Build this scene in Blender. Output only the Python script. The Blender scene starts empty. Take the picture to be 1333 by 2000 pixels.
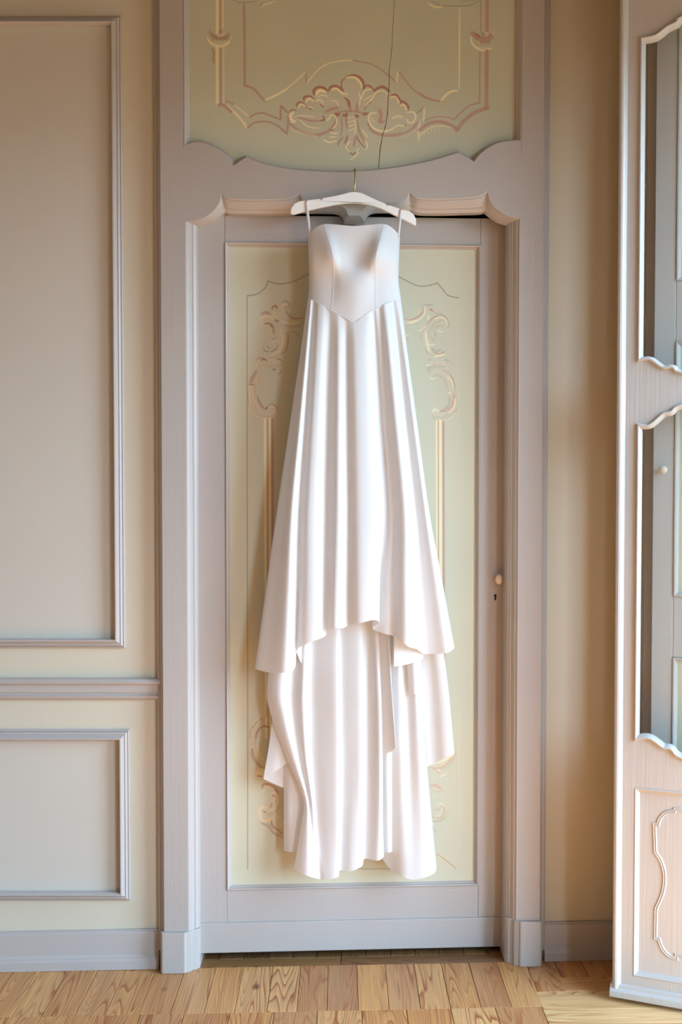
import bpy, bmesh, math, random
import numpy as np
from math import sin, cos, tan, radians, pi, atan, sqrt
from mathutils import Vector, Matrix
from mathutils.geometry import tessellate_polygon
random.seed(7)
SC = bpy.context.scene
COL = SC.collection

# ------------------------------------------------------------------ camera
FPX, CX, CY, DIST, PITCH = 2160.0, 666.5, 1053.0, 3.6, radians(1.8)
_yc = -(1880-CY)/FPX               # the wall meets the floor on pixel row 1880
CAMH = -(-sin(PITCH)+_yc*cos(PITCH))/(cos(PITCH)+_yc*sin(PITCH))*DIST
cd = bpy.data.cameras.new('camera'); cam = bpy.data.objects.new('camera', cd); COL.objects.link(cam)
cd.sensor_fit = 'AUTO'; cd.sensor_width = 36; cd.lens = FPX/2000*36
cd.shift_x = (666.5-CX)/2000; cd.shift_y = (CY-1000)/2000
cd.clip_start = 0.05
cam.location = (0, -DIST, CAMH); cam.rotation_euler = (pi/2-PITCH, 0, 0)
SC.camera = cam

# ------------------------------------------------------------------ light
SC.view_settings.view_transform = 'Standard'; SC.view_settings.look = 'None'
SC.view_settings.gamma = 1; SC.view_settings.use_curve_mapping = False
SC.view_settings.exposure = -0.02
wd = bpy.data.worlds.new('sky'); SC.world = wd; wd.use_nodes = True
SKY, GROUND = 20.0, 2.4
def mk_sky():
    """clear sky, brightest and whitest towards the horizon, deeper and darker blue overhead; dim ground below"""
    N, L = wd.node_tree.nodes, wd.node_tree.links; b = N['Background']
    tc = N.new('ShaderNodeTexCoord'); sp = N.new('ShaderNodeSeparateXYZ'); L.new(tc.outputs['Generated'], sp.inputs[0])
    r = N.new('ShaderNodeMapRange'); r.inputs[1].default_value = -1; r.inputs[2].default_value = 1; L.new(sp.outputs[2], r.inputs[0])
    m = N.new('ShaderNodeValToRGB'); L.new(r.outputs[0], m.inputs[0]); e = m.color_ramp.elements
    g = GROUND/SKY
    e[0].position = .485; e[0].color = (.84*g, .92*g, .80*g, 1)
    e[1].position = 1.0; e[1].color = (.10, .17, .30, 1)
    for p, c in ((.53, (.52, .77, 1.03, 1)), (.68, (.50, .76, 1.03, 1)), (.85, (.20, .31, .46, 1))):
        q = e.new(p); q.color = c
    L.new(m.outputs[0], b.inputs[0]); b.inputs[1].default_value = SKY
mk_sky()

def lamp(name, typ, loc, target, energy, color, **kw):
    d = bpy.data.lights.new(name, typ); d.energy = energy; d.color = color
    for k, v in kw.items(): setattr(d, k, v)
    o = bpy.data.objects.new(name, d); COL.objects.link(o); o.location = loc
    o.rotation_euler = (Vector(target)-Vector(loc)).to_track_quat('-Z', 'Y').to_euler()
    return o
# sun outside the french window, falling on the floor in front of the frame
lamp('sun', 'SUN', (4, -0.6, 4), (4-0.78, -0.6, 4-1.0), 15.0, (1.0, 0.84, 0.48), angle=radians(1.0))
# portals: they only help sampling the sky through the two openings
for nm, loc, tg, sx, sy in (('french_window_portal', (1.46, -1.18, 1.35), (0, -1.18, 1.35), 1.2, 2.95), ('added_opening_portal', (1.46, -3.3, 1.35), (0, -3.3, 1.35), 1.4, 2.95)):
    p = lamp(nm, 'AREA', loc, tg, 1.0, (1, 1, 1), shape='RECTANGLE', size=sx, size_y=sy); p.data.cycles.is_portal = True
SC.cycles.max_bounces = 10; SC.cycles.diffuse_bounces = 6; SC.cycles.transparent_max_bounces = 24
SC.cycles.sample_clamp_indirect = 6

# ------------------------------------------------------------------ helpers
def srgb(r, g, b):
    f = lambda c: (c/255/12.92) if c/255 <= .04045 else ((c/255+.055)/1.055)**2.4
    return (f(r), f(g), f(b), 1)

def ray(px, py):
    xc = (px-CX)/FPX; yc = -(py-CY)/FPX
    return Vector((xc, cos(PITCH)+yc*sin(PITCH), -sin(PITCH)+yc*cos(PITCH)))
CAM = Vector((0, -DIST, CAMH))

class Frame:
    """a vertical plane: origin O, turned by angle a about z; y local points away from the room"""
    def __init__(s, O, a=0.0):
        s.O = Vector(O); s.a = a
        s.ex = Vector((cos(a), sin(a), 0)); s.ey = Vector((-sin(a), cos(a), 0))
    def at(s, px, py, y=0.0):
        d = ray(px, py); t = ((s.O+s.ey*y-CAM).dot(s.ey))/d.dot(s.ey)
        q = CAM+d*t-s.O
        return Vector((q.dot(s.ex), y, q.z))
    def xz(s, px, py, y=0.0):
        p = s.at(px, py, y); return (p.x, p.z)
W = Frame((0, 0, 0))

def empty(name, loc=(0, 0, 0), a=0.0):
    o = bpy.data.objects.new(name, None); COL.objects.link(o); o.location = loc
    o.rotation_euler = (0, 0, a); o.empty_display_size = .1
    return o
def tag(o, label=None, cat=None, group=None, kind=None):
    if label: o['label'] = label
    if cat: o['category'] = cat
    if group: o['group'] = group
    if kind: o['kind'] = kind
    return o
def mesh(name, verts, faces, mat, parent=None, smooth=False, bevel=0, solid=0, seg=2, offset=None):
    me = bpy.data.meshes.new(name)
    if offset is not None: verts = [Vector(v)-offset for v in verts]
    me.from_pydata([tuple(v) for v in verts], [], faces); me.update()
    bm = bmesh.new(); bm.from_mesh(me); bmesh.ops.recalc_face_normals(bm, faces=bm.faces); bm.to_mesh(me); bm.free()
    o = bpy.data.objects.new(name, me); COL.objects.link(o)
    if mat: me.materials.append(mat)
    if smooth is True:
        for p in me.polygons: p.use_smooth = True
    elif smooth:
        me.shade_smooth_by_angle(angle=radians(smooth)) if hasattr(me, 'shade_smooth_by_angle') else None
        try:
            for p in me.polygons: p.use_smooth = True
            me.set_sharp_from_angle(angle=radians(smooth))
        except Exception: pass
    if solid:
        m = o.modifiers.new('solid', 'SOLIDIFY'); m.thickness = solid; m.offset = 0
    if bevel:
        m = o.modifiers.new('bevel', 'BEVEL'); m.width = bevel; m.segments = seg; m.limit_method = 'ANGLE'; m.angle_limit = radians(40)
    if parent: o.parent = parent
    return o
def join(*parts):
    V, F = [], []
    for v, f in parts:
        n = len(V); V += list(v); F += [[i+n for i in q] for q in f]
    return V, F
def box(x0, x1, y0, y1, z0, z1):
    v = [(x, y, z) for x in (x0, x1) for y in (y0, y1) for z in (z0, z1)]
    return v, [[0, 1, 3, 2], [4, 6, 7, 5], [0, 4, 5, 1], [2, 3, 7, 6], [0, 2, 6, 4], [1, 5, 7, 3]]
def prism(pts, y0, y1):
    """solid with the outline pts (x,z), front at y0, back at y1"""
    n = len(pts)
    v = [(x, y0, z) for x, z in pts]+[(x, y1, z) for x, z in pts]
    tri = tessellate_polygon([[Vector((x, z, 0)) for x, z in pts]])
    f = [list(t) for t in tri]+[[i+n for i in reversed(t)] for t in tri]
    f += [[i, (i+1) % n, (i+1) % n+n, i+n] for i in range(n)]
    return v, f
def cat(pts, n=6, closed=False):
    """catmull-rom through points of any dimension"""
    P = [tuple(p) for p in pts]; out = []; N = len(P)
    if N < 3: return [tuple(a+(b-a)*k/n for a, b in zip(P[0], P[1])) for k in range(n+1)]
    rng = range(N if closed else N-1)
    for i in rng:
        p1 = P[i]; p2 = P[(i+1) % N]
        p0 = P[i-1] if (i > 0 or closed) else tuple(2*a-b for a, b in zip(p1, p2))
        p3 = P[(i+2) % N] if (i+2 < N or closed) else tuple(2*b-a for a, b in zip(p1, p2))
        for k in range(n):
            t = k/n
            out.append(tuple(.5*((2*b)+(-a+c)*t+(2*a-5*b+4*c-d)*t*t+(-a+3*b-3*c+d)*t**3) for a, b, c, d in zip(p0, p1, p2, p3)))
    if not closed: out.append(P[-1])
    return out
def curves(*segs, n=6):
    """smooth runs joined at cusps"""
    out = []
    for s in segs:
        c = cat(s, n) if len(s) > 2 else [tuple(q) for q in s]
        out += c if not out else c[1:]
    return out
def sweep(path, prof, closed=False, limit=2.2):
    """path [(x,z)], prof [(u,y)]: u across to the left of the path in plane, y depth"""
    N = len(path); V = []
    for i, p in enumerate(path):
        a = path[i-1] if (i > 0 or closed) else None
        b = path[(i+1) % N] if (i+1 < N or closed) else None
        def nrm(p, q):
            d = Vector((q[0]-p[0], q[1]-p[1])); d.normalize(); return Vector((-d.y, d.x))
        if a is None: m = nrm(p, b)
        elif b is None: m = nrm(a, p)
        else:
            n1, n2 = nrm(a, p), nrm(p, b); m = n1+n2
            q = 1+n1.dot(n2)
            m = m/max(q, .2)
            if m.length > limit: m = m/m.length*limit
        V += [(p[0]+m.x*u, y, p[1]+m.y*u) for u, y in prof]
    k = len(prof); F = []
    for i in range(N if closed else N-1):
        j = (i+1) % N
        F += [[i*k+c, i*k+c+1, j*k+c+1, j*k+c] for c in range(k-1)]
    if not closed: F += [list(range(k)), [(N-1)*k+c for c in reversed(range(k))]]
    return V, F
def vextrude(prof, z0, z1):
    """moulding that stands upright: prof [(x,y)] closed polygon, z0..z1 (each may be a function of x)"""
    n = len(prof)
    g0 = z0 if callable(z0) else (lambda x: z0)
    g1 = z1 if callable(z1) else (lambda x: z1)
    v = [(x, y, g0(x)) for x, y in prof]+[(x, y, g1(x)) for x, y in prof]
    tri = tessellate_polygon([[Vector((x, y, 0)) for x, y in prof]])
    f = [list(t) for t in tri]+[[i+n for i in reversed(t)] for t in tri]
    f += [[i, (i+1) % n, (i+1) % n+n, i+n] for i in range(n)]
    return v, f
def hextrude(prof, xa, za, xb, zb):
    """moulding that runs level: prof [(y,z)] closed, from xa (raised za) to xb (raised zb)"""
    n = len(prof)
    v = [(xa, y, z+za) for y, z in prof]+[(xb, y, z+zb) for y, z in prof]
    tri = tessellate_polygon([[Vector((y, z, 0)) for y, z in prof]])
    f = [list(t) for t in tri]+[[i+n for i in reversed(t)] for t in tri]
    f += [[i, (i+1) % n, (i+1) % n+n, i+n] for i in range(n)]
    return v, f
def tube(path, r, n=8, close=True):
    P = [Vector(p) for p in path]; V, F = [], []; up = Vector((0, 0, 1)); prev = None
    for i, p in enumerate(P):
        d = (P[min(i+1, len(P)-1)]-P[max(i-1, 0)]).normalized()
        if prev is None:
            a = d.cross(Vector((0.3, 0.9, 0.2))); a.normalize()
        else:
            a = (prev-d*prev.dot(d)).normalized()
        prev = a; b = d.cross(a)
        rr = r[i] if isinstance(r, (list, tuple)) else r
        V += [p+(a*cos(2*pi*k/n)+b*sin(2*pi*k/n))*rr for k in range(n)]
    for i in range(len(P)-1):
        F += [[i*n+k, i*n+(k+1) % n, (i+1)*n+(k+1) % n, (i+1)*n+k] for k in range(n)]
    if close: F += [list(range(n)), [(len(P)-1)*n+k for k in range(n)]]
    return V, F
def lathe(prof, c, axis, n=20):
    """prof [(r,h)] turned about axis through c"""
    ax = Vector(axis).normalized(); a = ax.orthogonal().normalized(); b = ax.cross(a); V, F = [], []
    for r, h in prof:
        V += [Vector(c)+ax*h+(a*cos(2*pi*k/n)+b*sin(2*pi*k/n))*r for k in range(n)]
    for i in range(len(prof)-1):
        F += [[i*n+k, i*n+(k+1) % n, (i+1)*n+(k+1) % n, (i+1)*n+k] for k in range(n)]
    F += [list(range(n)), [(len(prof)-1)*n+k for k in range(n)]]
    return V, F

# ------------------------------------------------------------------ materials
def nmat(name):
    m = bpy.data.materials.new(name); m.use_nodes = True
    nt = m.node_tree; return m, nt, nt.nodes['Principled BSDF']
def paint(name, rgb, rough=.5, var=.06, grain='z', bump=.25, scale=1.0):
    """brushed paint over wood or plaster: slight tone mottling, brush marks along the grain"""
    m, nt, b = nmat(name); N, L = nt.nodes, nt.links
    tc = N.new('ShaderNodeTexCoord'); mp = N.new('ShaderNodeMapping')
    st = {'z': (60, 60, 1.6), 'x': (1.6, 60, 60), 'n': (9, 9, 9)}[grain]
    mp.inputs['Scale'].default_value = [q*scale for q in st]
    L.new(tc.outputs['Object'], mp.inputs['Vector'])
    n1 = N.new('ShaderNodeTexNoise'); n1.inputs['Scale'].default_value = 2.2; n1.inputs['Detail'].default_value = 6
    L.new(mp.outputs[0], n1.inputs['Vector'])
    n2 = N.new('ShaderNodeTexNoise'); n2.inputs['Scale'].default_value = 1.7; n2.inputs['Detail'].default_value = 3
    L.new(tc.outputs['Object'], n2.inputs['Vector'])
    c = srgb(*rgb)
    rp = N.new('ShaderNodeValToRGB'); e = rp.color_ramp.elements
    e[0].position = .3; e[1].position = .7
    e[0].color = tuple(q*(1-var) for q in c[:3])+(1,); e[1].color = tuple(min(1, q*(1+var)) for q in c[:3])+(1,)
    L.new(n2.outputs[0], rp.inputs[0]); L.new(rp.outputs[0], b.inputs['Base Color'])
    bp = N.new('ShaderNodeBump'); bp.inputs['Strength'].default_value = bump; bp.inputs['Distance'].default_value = .0015
    L.new(n1.outputs[0], bp.inputs['Height']); L.new(bp.outputs[0], b.inputs['Normal'])
    b.inputs['Roughness'].default_value = rough
    return m
M_WALL = paint('cream_wall_paint', (208, 200, 180), .6, .02, 'n', .06)
M_FIELD = paint('grey_cream_field_paint', (203, 197, 185), .6, .02, 'n', .06)
M_TAUPE = paint('taupe_wood_paint', (180, 172, 166), .45, .04, 'z', .35)
M_TAUPEH = paint('taupe_wood_paint_level', (180, 172, 166), .45, .04, 'x', .35)
M_TRIM = paint('taupe_trim_paint', (186, 178, 173), .38, .02, 'x', .1)
M_GREEN = paint('pale_green_panel_paint', (204, 201, 176), .5, .04, 'z', .2)
M_OVER = paint('sage_overdoor_paint', (194, 193, 168), .55, .07, 'n', .2)
M_LEAF = paint('french_window_paint', (190, 185, 180), .4, .03, 'z', .6)
M_SHUT = paint('shutter_paint', (198, 190, 184), .4, .03, 'z', .3)
M_CEIL = paint('ceiling_boards', (150, 120, 88), .7, .02, 'n', .05)
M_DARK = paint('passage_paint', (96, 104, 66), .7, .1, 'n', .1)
M_HANG = paint('white_hanger_paint', (250, 249, 248), .35, .01, 'x', .1)
M_PORC = paint('knob_paint', (226, 206, 186), .3, .02, 'n', .05)

def mk_satin():
    m, nt, b = nmat('white_satin'); N, L = nt.nodes, nt.links
    b.inputs['Base Color'].default_value = (.895, .895, .905, 1); b.inputs['Roughness'].default_value = .5; b.inputs['Specular IOR Level'].default_value = .35
    b.inputs['Sheen Weight'].default_value = .15
    tc = N.new('ShaderNodeTexCoord'); n = N.new('ShaderNodeTexNoise'); n.inputs['Scale'].default_value = 900
    L.new(tc.outputs['Object'], n.inputs['Vector'])
    bp = N.new('ShaderNodeBump'); bp.inputs['Strength'].default_value = .08; bp.inputs['Distance'].default_value = .0005
    L.new(n.outputs[0], bp.inputs['Height']); L.new(bp.outputs[0], b.inputs['Normal'])
    tr = N.new('ShaderNodeBsdfTranslucent'); tr.inputs[0].default_value = (.97, .95, .93, 1)
    mx = N.new('ShaderNodeMixShader'); mx.inputs[0].default_value = .36
    L.new(b.outputs[0], mx.inputs[1]); L.new(tr.outputs[0], mx.inputs[2])
    L.new(mx.outputs[0], N['Material Output'].inputs[0])
    return m
M_SATIN = mk_satin()
def mk_brass():
    m, nt, b = nmat('brass'); b.inputs['Base Color'].default_value = (.62, .43, .14, 1)
    b.inputs['Metallic'].default_value = 1; b.inputs['Roughness'].default_value = .22
    n = nt.nodes.new('ShaderNodeTexNoise'); n.inputs['Scale'].default_value = 60
    bp = nt.nodes.new('ShaderNodeBump'); bp.inputs['Strength'].default_value = .1
    nt.links.new(n.outputs[0], bp.inputs['Height']); nt.links.new(bp.outputs[0], b.inputs['Normal'])
    return m
M_BRASS = mk_brass()
def flat(name, rgb, rough=.8):
    m, nt, b = nmat(name); N, L = nt.nodes, nt.links
    n = N.new('ShaderNodeTexNoise'); n.inputs['Scale'].default_value = 20
    r = N.new('ShaderNodeValToRGB'); c = srgb(*rgb)
    r.color_ramp.elements[0].color = tuple(q*.8 for q in c[:3])+(1,); r.color_ramp.elements[1].color = c
    L.new(n.outputs[0], r.inputs[0]); L.new(r.outputs[0], b.inputs['Base Color']); b.inputs['Roughness'].default_value = rough
    return m
M_SPLIT = flat('dark_split_filler', (84, 66, 46))
M_BLACK = flat('blackened_iron', (14, 12, 10))
def mk_glass():
    m, nt, b = nmat('window_glass'); N, L = nt.nodes, nt.links; N.remove(b)
    t = N.new('ShaderNodeBsdfTransparent'); t.inputs[0].default_value = (.95, .97, .97, 1)
    g = N.new('ShaderNodeBsdfGlossy'); g.inputs['Roughness'].default_value = .02
    lw = N.new('ShaderNodeLayerWeight'); lw.inputs['Blend'].default_value = .5
    pw = N.new('ShaderNodeMath'); pw.operation = 'POWER'; pw.inputs[1].default_value = 4; L.new(lw.outputs['Facing'], pw.inputs[0])
    f = N.new('ShaderNodeMath'); f.operation = 'MULTIPLY_ADD'; f.inputs[1].default_value = .7; f.inputs[2].default_value = .03; L.new(pw.outputs[0], f.inputs[0])
    n = N.new('ShaderNodeTexNoise'); n.inputs['Scale'].default_value = 5
    bp = N.new('ShaderNodeBump'); bp.inputs['Strength'].default_value = .03
    L.new(n.outputs[0], bp.inputs['Height']); L.new(bp.outputs[0], g.inputs['Normal'])
    mx = N.new('ShaderNodeMixShader'); L.new(f.outputs[0], mx.inputs[0]); L.new(t.outputs[0], mx.inputs[1]); L.new(g.outputs[0], mx.inputs[2])
    L.new(mx.outputs[0], N['Material Output'].inputs[0]); return m
M_GLASS = mk_glass()
def painted(src, name):
    """the panel paint with brushed ornament over it, taken from the colour layer Col"""
    m = src.copy(); m.name = name; N, L = m.node_tree.nodes, m.node_tree.links; b = N['Principled BSDF']
    base = b.inputs['Base Color'].links[0].from_socket
    a = N.new('ShaderNodeVertexColor'); a.layer_name = 'Col'
    n = N.new('ShaderNodeTexNoise'); n.inputs['Scale'].default_value = 220; n.inputs['Detail'].default_value = 4
    mr = N.new('ShaderNodeMapRange'); mr.inputs[1].default_value = .3; mr.inputs[2].default_value = .6; mr.inputs[3].default_value = .75; mr.inputs[4].default_value = 1.0
    L.new(n.outputs[0], mr.inputs[0]); mu = N.new('ShaderNodeMath'); mu.operation = 'MULTIPLY'
    L.new(a.outputs['Alpha'], mu.inputs[0]); L.new(mr.outputs[0], mu.inputs[1])
    mx = N.new('ShaderNodeMix'); mx.data_type = 'RGBA'; L.new(mu.outputs[0], mx.inputs[0]); L.new(base, mx.inputs[6]); L.new(a.outputs['Color'], mx.inputs[7])
    L.new(mx.outputs[2], b.inputs['Base Color']); return m
M_OVER2 = painted(M_OVER, 'sage_overdoor_paint_with_ornament'); M_GREEN2 = painted(M_GREEN, 'pale_green_paint_with_ornament')
def mk_pine(name, dark=1.0, pale=0.0):
    m, nt, b = nmat(name); N, L = nt.nodes, nt.links
    tc = N.new('ShaderNodeTexCoord'); oi = N.new('ShaderNodeObjectInfo')
    off = N.new('ShaderNodeVectorMath'); off.operation = 'MULTIPLY_ADD'
    rv = N.new('ShaderNodeCombineXYZ')
    for k in range(3): L.new(oi.outputs['Random'], rv.inputs[k])
    L.new(rv.outputs[0], off.inputs[0]); off.inputs[1].default_value = (37, 53, 71); L.new(tc.outputs['Object'], off.inputs[2])
    mp = N.new('ShaderNodeMapping'); mp.inputs['Scale'].default_value = (1, .075, 1); L.new(off.outputs[0], mp.inputs['Vector'])
    n0 = N.new('ShaderNodeTexNoise'); n0.inputs['Scale'].default_value = 9; n0.inputs['Detail'].default_value = 2.5; n0.inputs['Roughness'].default_value = .35
    L.new(mp.outputs[0], n0.inputs['Vector'])
    # contour lines of a slow noise field give the flat-sawn flame figure
    mu = N.new('ShaderNodeMath'); mu.operation = 'MULTIPLY'; mu.inputs[1].default_value = 34; L.new(n0.outputs[0], mu.inputs[0])
    fr = N.new('ShaderNodeMath'); fr.operation = 'FRACT'; L.new(mu.outputs[0], fr.inputs[0])
    r1 = N.new('ShaderNodeValToRGB'); e = r1.color_ramp.elements
    e[0].position = 0; e[0].color = (0, 0, 0, 1); e[1].position = .62; e[1].color = (.22, .22, .22, 1)
    q = e.new(.9); q.color = (1, 1, 1, 1); q = e.new(1.0); q.color = (.1, .1, .1, 1)
    L.new(fr.outputs[0], r1.inputs[0])
    # only part of each board shows strong figure
    n2 = N.new('ShaderNodeTexNoise'); n2.inputs['Scale'].default_value = 14; L.new(mp.outputs[0], n2.inputs['Vector'])
    r2 = N.new('ShaderNodeMapRange'); r2.inputs[1].default_value = .32; r2.inputs[2].default_value = .56; L.new(n2.outputs[0], r2.inputs[0])
    f = N.new('ShaderNodeMath'); f.operation = 'MULTIPLY'; L.new(r1.outputs[0], f.inputs[0]); L.new(r2.outputs[0], f.inputs[1])
    # board tint
    rt = N.new('ShaderNodeValToRGB'); e = rt.color_ramp.elements
    cols = [(206, 150, 92), (218, 166, 106), (192, 138, 92), (226, 176, 116), (210, 148, 84), (182, 132, 92)]
    cols = [tuple(min(255, (c*(1-pale)+w*pale)*dark) for c, w in zip(k, (240, 206, 150))) for k in cols]
    e[0].color = srgb(*cols[0]); e[1].color = srgb(*cols[-1])
    for k in range(1, 5): q = e.new(k/5); q.color = srgb(*cols[k])
    L.new(oi.outputs['Random'], rt.inputs[0])
    mx = N.new('ShaderNodeMix'); mx.data_type = 'RGBA'; L.new(f.outputs[0], mx.inputs[0])
    L.new(rt.outputs[0], mx.inputs[6]); mx.inputs[7].default_value = srgb(158*dark, 84*dark, 40*dark)
    # knots
    vo = N.new('ShaderNodeTexVoronoi'); vo.inputs['Scale'].default_value = 5.0
    mk = N.new('ShaderNodeMapping'); mk.inputs['Scale'].default_value = (1, .6, 1); L.new(off.outputs[0], mk.inputs['Vector'])
    L.new(mk.outputs[0], vo.inputs['Vector'])
    kr = N.new('ShaderNodeMapRange'); kr.inputs[1].default_value = .03; kr.inputs[2].default_value = .085; kr.inputs[3].default_value = .85; kr.inputs[4].default_value = 0
    L.new(vo.outputs['Distance'], kr.inputs[0])
    m2 = N.new('ShaderNodeMix'); m2.data_type = 'RGBA'; L.new(kr.outputs[0], m2.inputs[0]); L.new(mx.outputs[2], m2.inputs[6])
    m2.inputs[7].default_value = srgb(112*dark, 62*dark, 34*dark)
    mg = N.new('ShaderNodeMapping'); mg.inputs['Scale'].default_value = (260, 5, 60); L.new(off.outputs[0], mg.inputs['Vector'])
    ng = N.new('ShaderNodeTexNoise'); ng.inputs['Scale'].default_value = 1; ng.inputs['Detail'].default_value = 3; L.new(mg.outputs[0], ng.inputs['Vector'])
    rg = N.new('ShaderNodeMapRange'); rg.inputs[1].default_value = .35; rg.inputs[2].default_value = .7; rg.inputs[3].default_value = 1.2; rg.inputs[4].default_value = .9; L.new(ng.outputs[0], rg.inputs[0])
    vm = N.new('ShaderNodeVectorMath'); vm.operation = 'SCALE'; L.new(m2.outputs[2], vm.inputs[0]); L.new(rg.outputs[0], vm.inputs['Scale'])
    L.new(vm.outputs[0], b.inputs['Base Color'])
    b.inputs['Roughness'].default_value = .42
    bp = N.new('ShaderNodeBump'); bp.inputs['Strength'].default_value = .12; bp.inputs['Distance'].default_value = .001
    L.new(fr.outputs[0], bp.inputs['Height']); L.new(bp.outputs[0], b.inputs['Normal'])
    return m
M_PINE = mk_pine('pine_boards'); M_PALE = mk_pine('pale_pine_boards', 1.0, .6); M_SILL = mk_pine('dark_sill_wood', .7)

# ------------------------------------------------------------------ room shell
SLOPE = 0.020                      # the old floor rises slightly to the right
def fz(x): return SLOPE*x
FA = -atan(SLOPE)
XL, XR, YF, ZC = -4.2, 1.44, -6.4, 3.9
def floor_at(px, py):
    d = ray(px, py)               # z = SLOPE*x
    t = (SLOPE*CAM.x-CAM.z)/(d.z-SLOPE*d.x); return CAM+d*t
YSEAM = floor_at(641, 1974).y      # where the first row of boards ends
YB = -0.95
fl = empty('floor'); tag(fl, 'old pine board floor of honey coloured planks along the panelled wall', 'floor', kind='structure')
fl.rotation_euler = (0, FA, 0)
mesh('subfloor', *join(box(XL, XR, YF, YB, -.1, 0), box(XL, XR, YB, .7, -.1, -.022)), M_PINE, fl)
def plank(x0, x1, y0, y1, mat=M_PINE, along='y', name='plank'):
    g = .0007; h = random.uniform(-.0006, .0006)
    if along == 'y': cx, cy, w, l = (x0+x1)/2, (y0+y1)/2, (x1-x0)/2-g, (y1-y0)/2-g
    else: cx, cy, w, l = (x0+x1)/2, (y0+y1)/2, (y1-y0)/2-g, (x1-x0)/2-g
    c = .0012; V = []
    for z, i in ((-.022, 0), (-c, 0), (0, c)):
        V += [(-w+i, -l+i, z), (w-i, -l+i, z), (w-i, l-i, z), (-w+i, l-i, z)]
    F = [[0, 1, 2, 3], [8, 9, 10, 11]]
    for k in (0, 4): F += [[k+a, k+(a+1) % 4, k+4+(a+1) % 4, k+4+a] for a in range(4)]
    o = mesh(name, V, F, mat, fl); o.location = (cx, cy, h)
    if along == 'x': o.rotation_euler = (0, 0, pi/2)
    return o
s1 = [39, 89, 142, 199, 252, 310, 366, 425, 478, 535, 588, 641.5, 697, 752, 808, 861.5, 916, 971, 1028, 1085, 1137]
x1 = [floor_at(p, 1880).x for p in s1]
while x1[0] > -1.9: x1.insert(0, x1[0]-random.uniform(.085, .1))
xstop = floor_at(1135, 1890).x; xb = floor_at(1047, 1937).x
yc, yb2 = floor_at(1100, 1936).y, floor_at(1130, 1909).y
while x1[-1] < XR-.03: x1.append(x1[-1]+.095)
for a, b in zip(x1, x1[1:]):
    y0 = YSEAM
    if a >= x1[s1 and x1.index(x1[-1])]-1e9 and a > floor_at(1020, 1880).x: y0 = yc
    if a > floor_at(1080, 1880).x: y0 = yb2
    if b > floor_at(1140, 1880).x: y0 = yb2
    plank(a, b, y0, -.001 if not (-.49 < (a+b)/2 < .56) else -.02)
# cross boards on the right
xr1 = floor_at(1092, 1909).x
plank(xr1, XR, yc, yb2, M_PINE, 'x')
ys = [yc, yc-.125, yc-.25, yc-.375, yc-.5, yc-.63]
ys = [y for y in ys if y > YB]+[YB]
for i, (a, b) in enumerate(zip(ys, ys[1:])):
    if b > a-.02: continue
    xm = xb+.5+.1*(i % 2)
    plank(xb, xm, b, a, M_PALE, 'x'); plank(xm, XR, b, a, M_PINE, 'x')
# second row
s2 = [84, 136, 192, 276, 360, 449, 535, 620, 707, 795, 883, 971]
x2 = [floor_at(p, 1979).x for p in s2]
while x2[0] > -1.9: x2.insert(0, x2[0]-random.uniform(.12, .15))
x2.append(xb)
for a, b in zip(x2, x2[1:]): plank(a, b, YB, YSEAM)
# dark sill board under the door
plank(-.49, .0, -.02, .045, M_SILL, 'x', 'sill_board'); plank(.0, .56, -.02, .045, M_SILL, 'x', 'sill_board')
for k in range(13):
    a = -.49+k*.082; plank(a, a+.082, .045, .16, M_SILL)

xw0, xw1 = W.xz(322, 1000)[0], W.xz(1056, 1000)[0]
wl = mesh('wall_back', *join(box(XL, xw0, 0, .14, -.1, ZC), box(xw1, XR, 0, .14, -.1, ZC), box(xw0, xw1, .0, .14, W.xz(600, 300)[1], ZC)), M_WALL)
tag(wl, 'cream painted wall around the tall taupe door surround', 'wall', kind='structure')
mesh('wall_left', *box(XL-.12, XL, YF, .14, -.2, ZC), M_WALL)['kind'] = 'structure'
mesh('wall_front', *box(XL, XR, YF-.12, YF, -.2, ZC), M_WALL)['kind'] = 'structure'
OPEN = [(-.58, -1.78), (-2.6, -4.0)]; OZ = 2.9    # french window of the open leaf; unseen second opening added for farther side light
ys_ = [.14]+[v for q in OPEN for v in q]+[YF]
mesh('wall_right', *join(*[box(XR, XR+.25, ys_[k+1], ys_[k], -.2, ZC) for k in (0, 2, 4)], *[box(XR, XR+.25, b, a, OZ, ZC) for a, b in OPEN]), M_WALL)['kind'] = 'structure'
mesh('ceiling', *box(XL-.12, XR+.3, YF-.12, .14, ZC, ZC+.1), M_CEIL)['kind'] = 'structure'
# passage behind the slightly open door
pz = W.xz(600, 300)[1]
mesh('wall_passage', *join(box(-.75, .8, .75, .8, -.1, pz), box(-.8, -.75, .14, .8, -.1, pz), box(.8, .85, .14, .8, -.1, pz), box(-.8, .85, .14, .8, pz, pz+.05)), M_DARK)['kind'] = 'structure'
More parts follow.
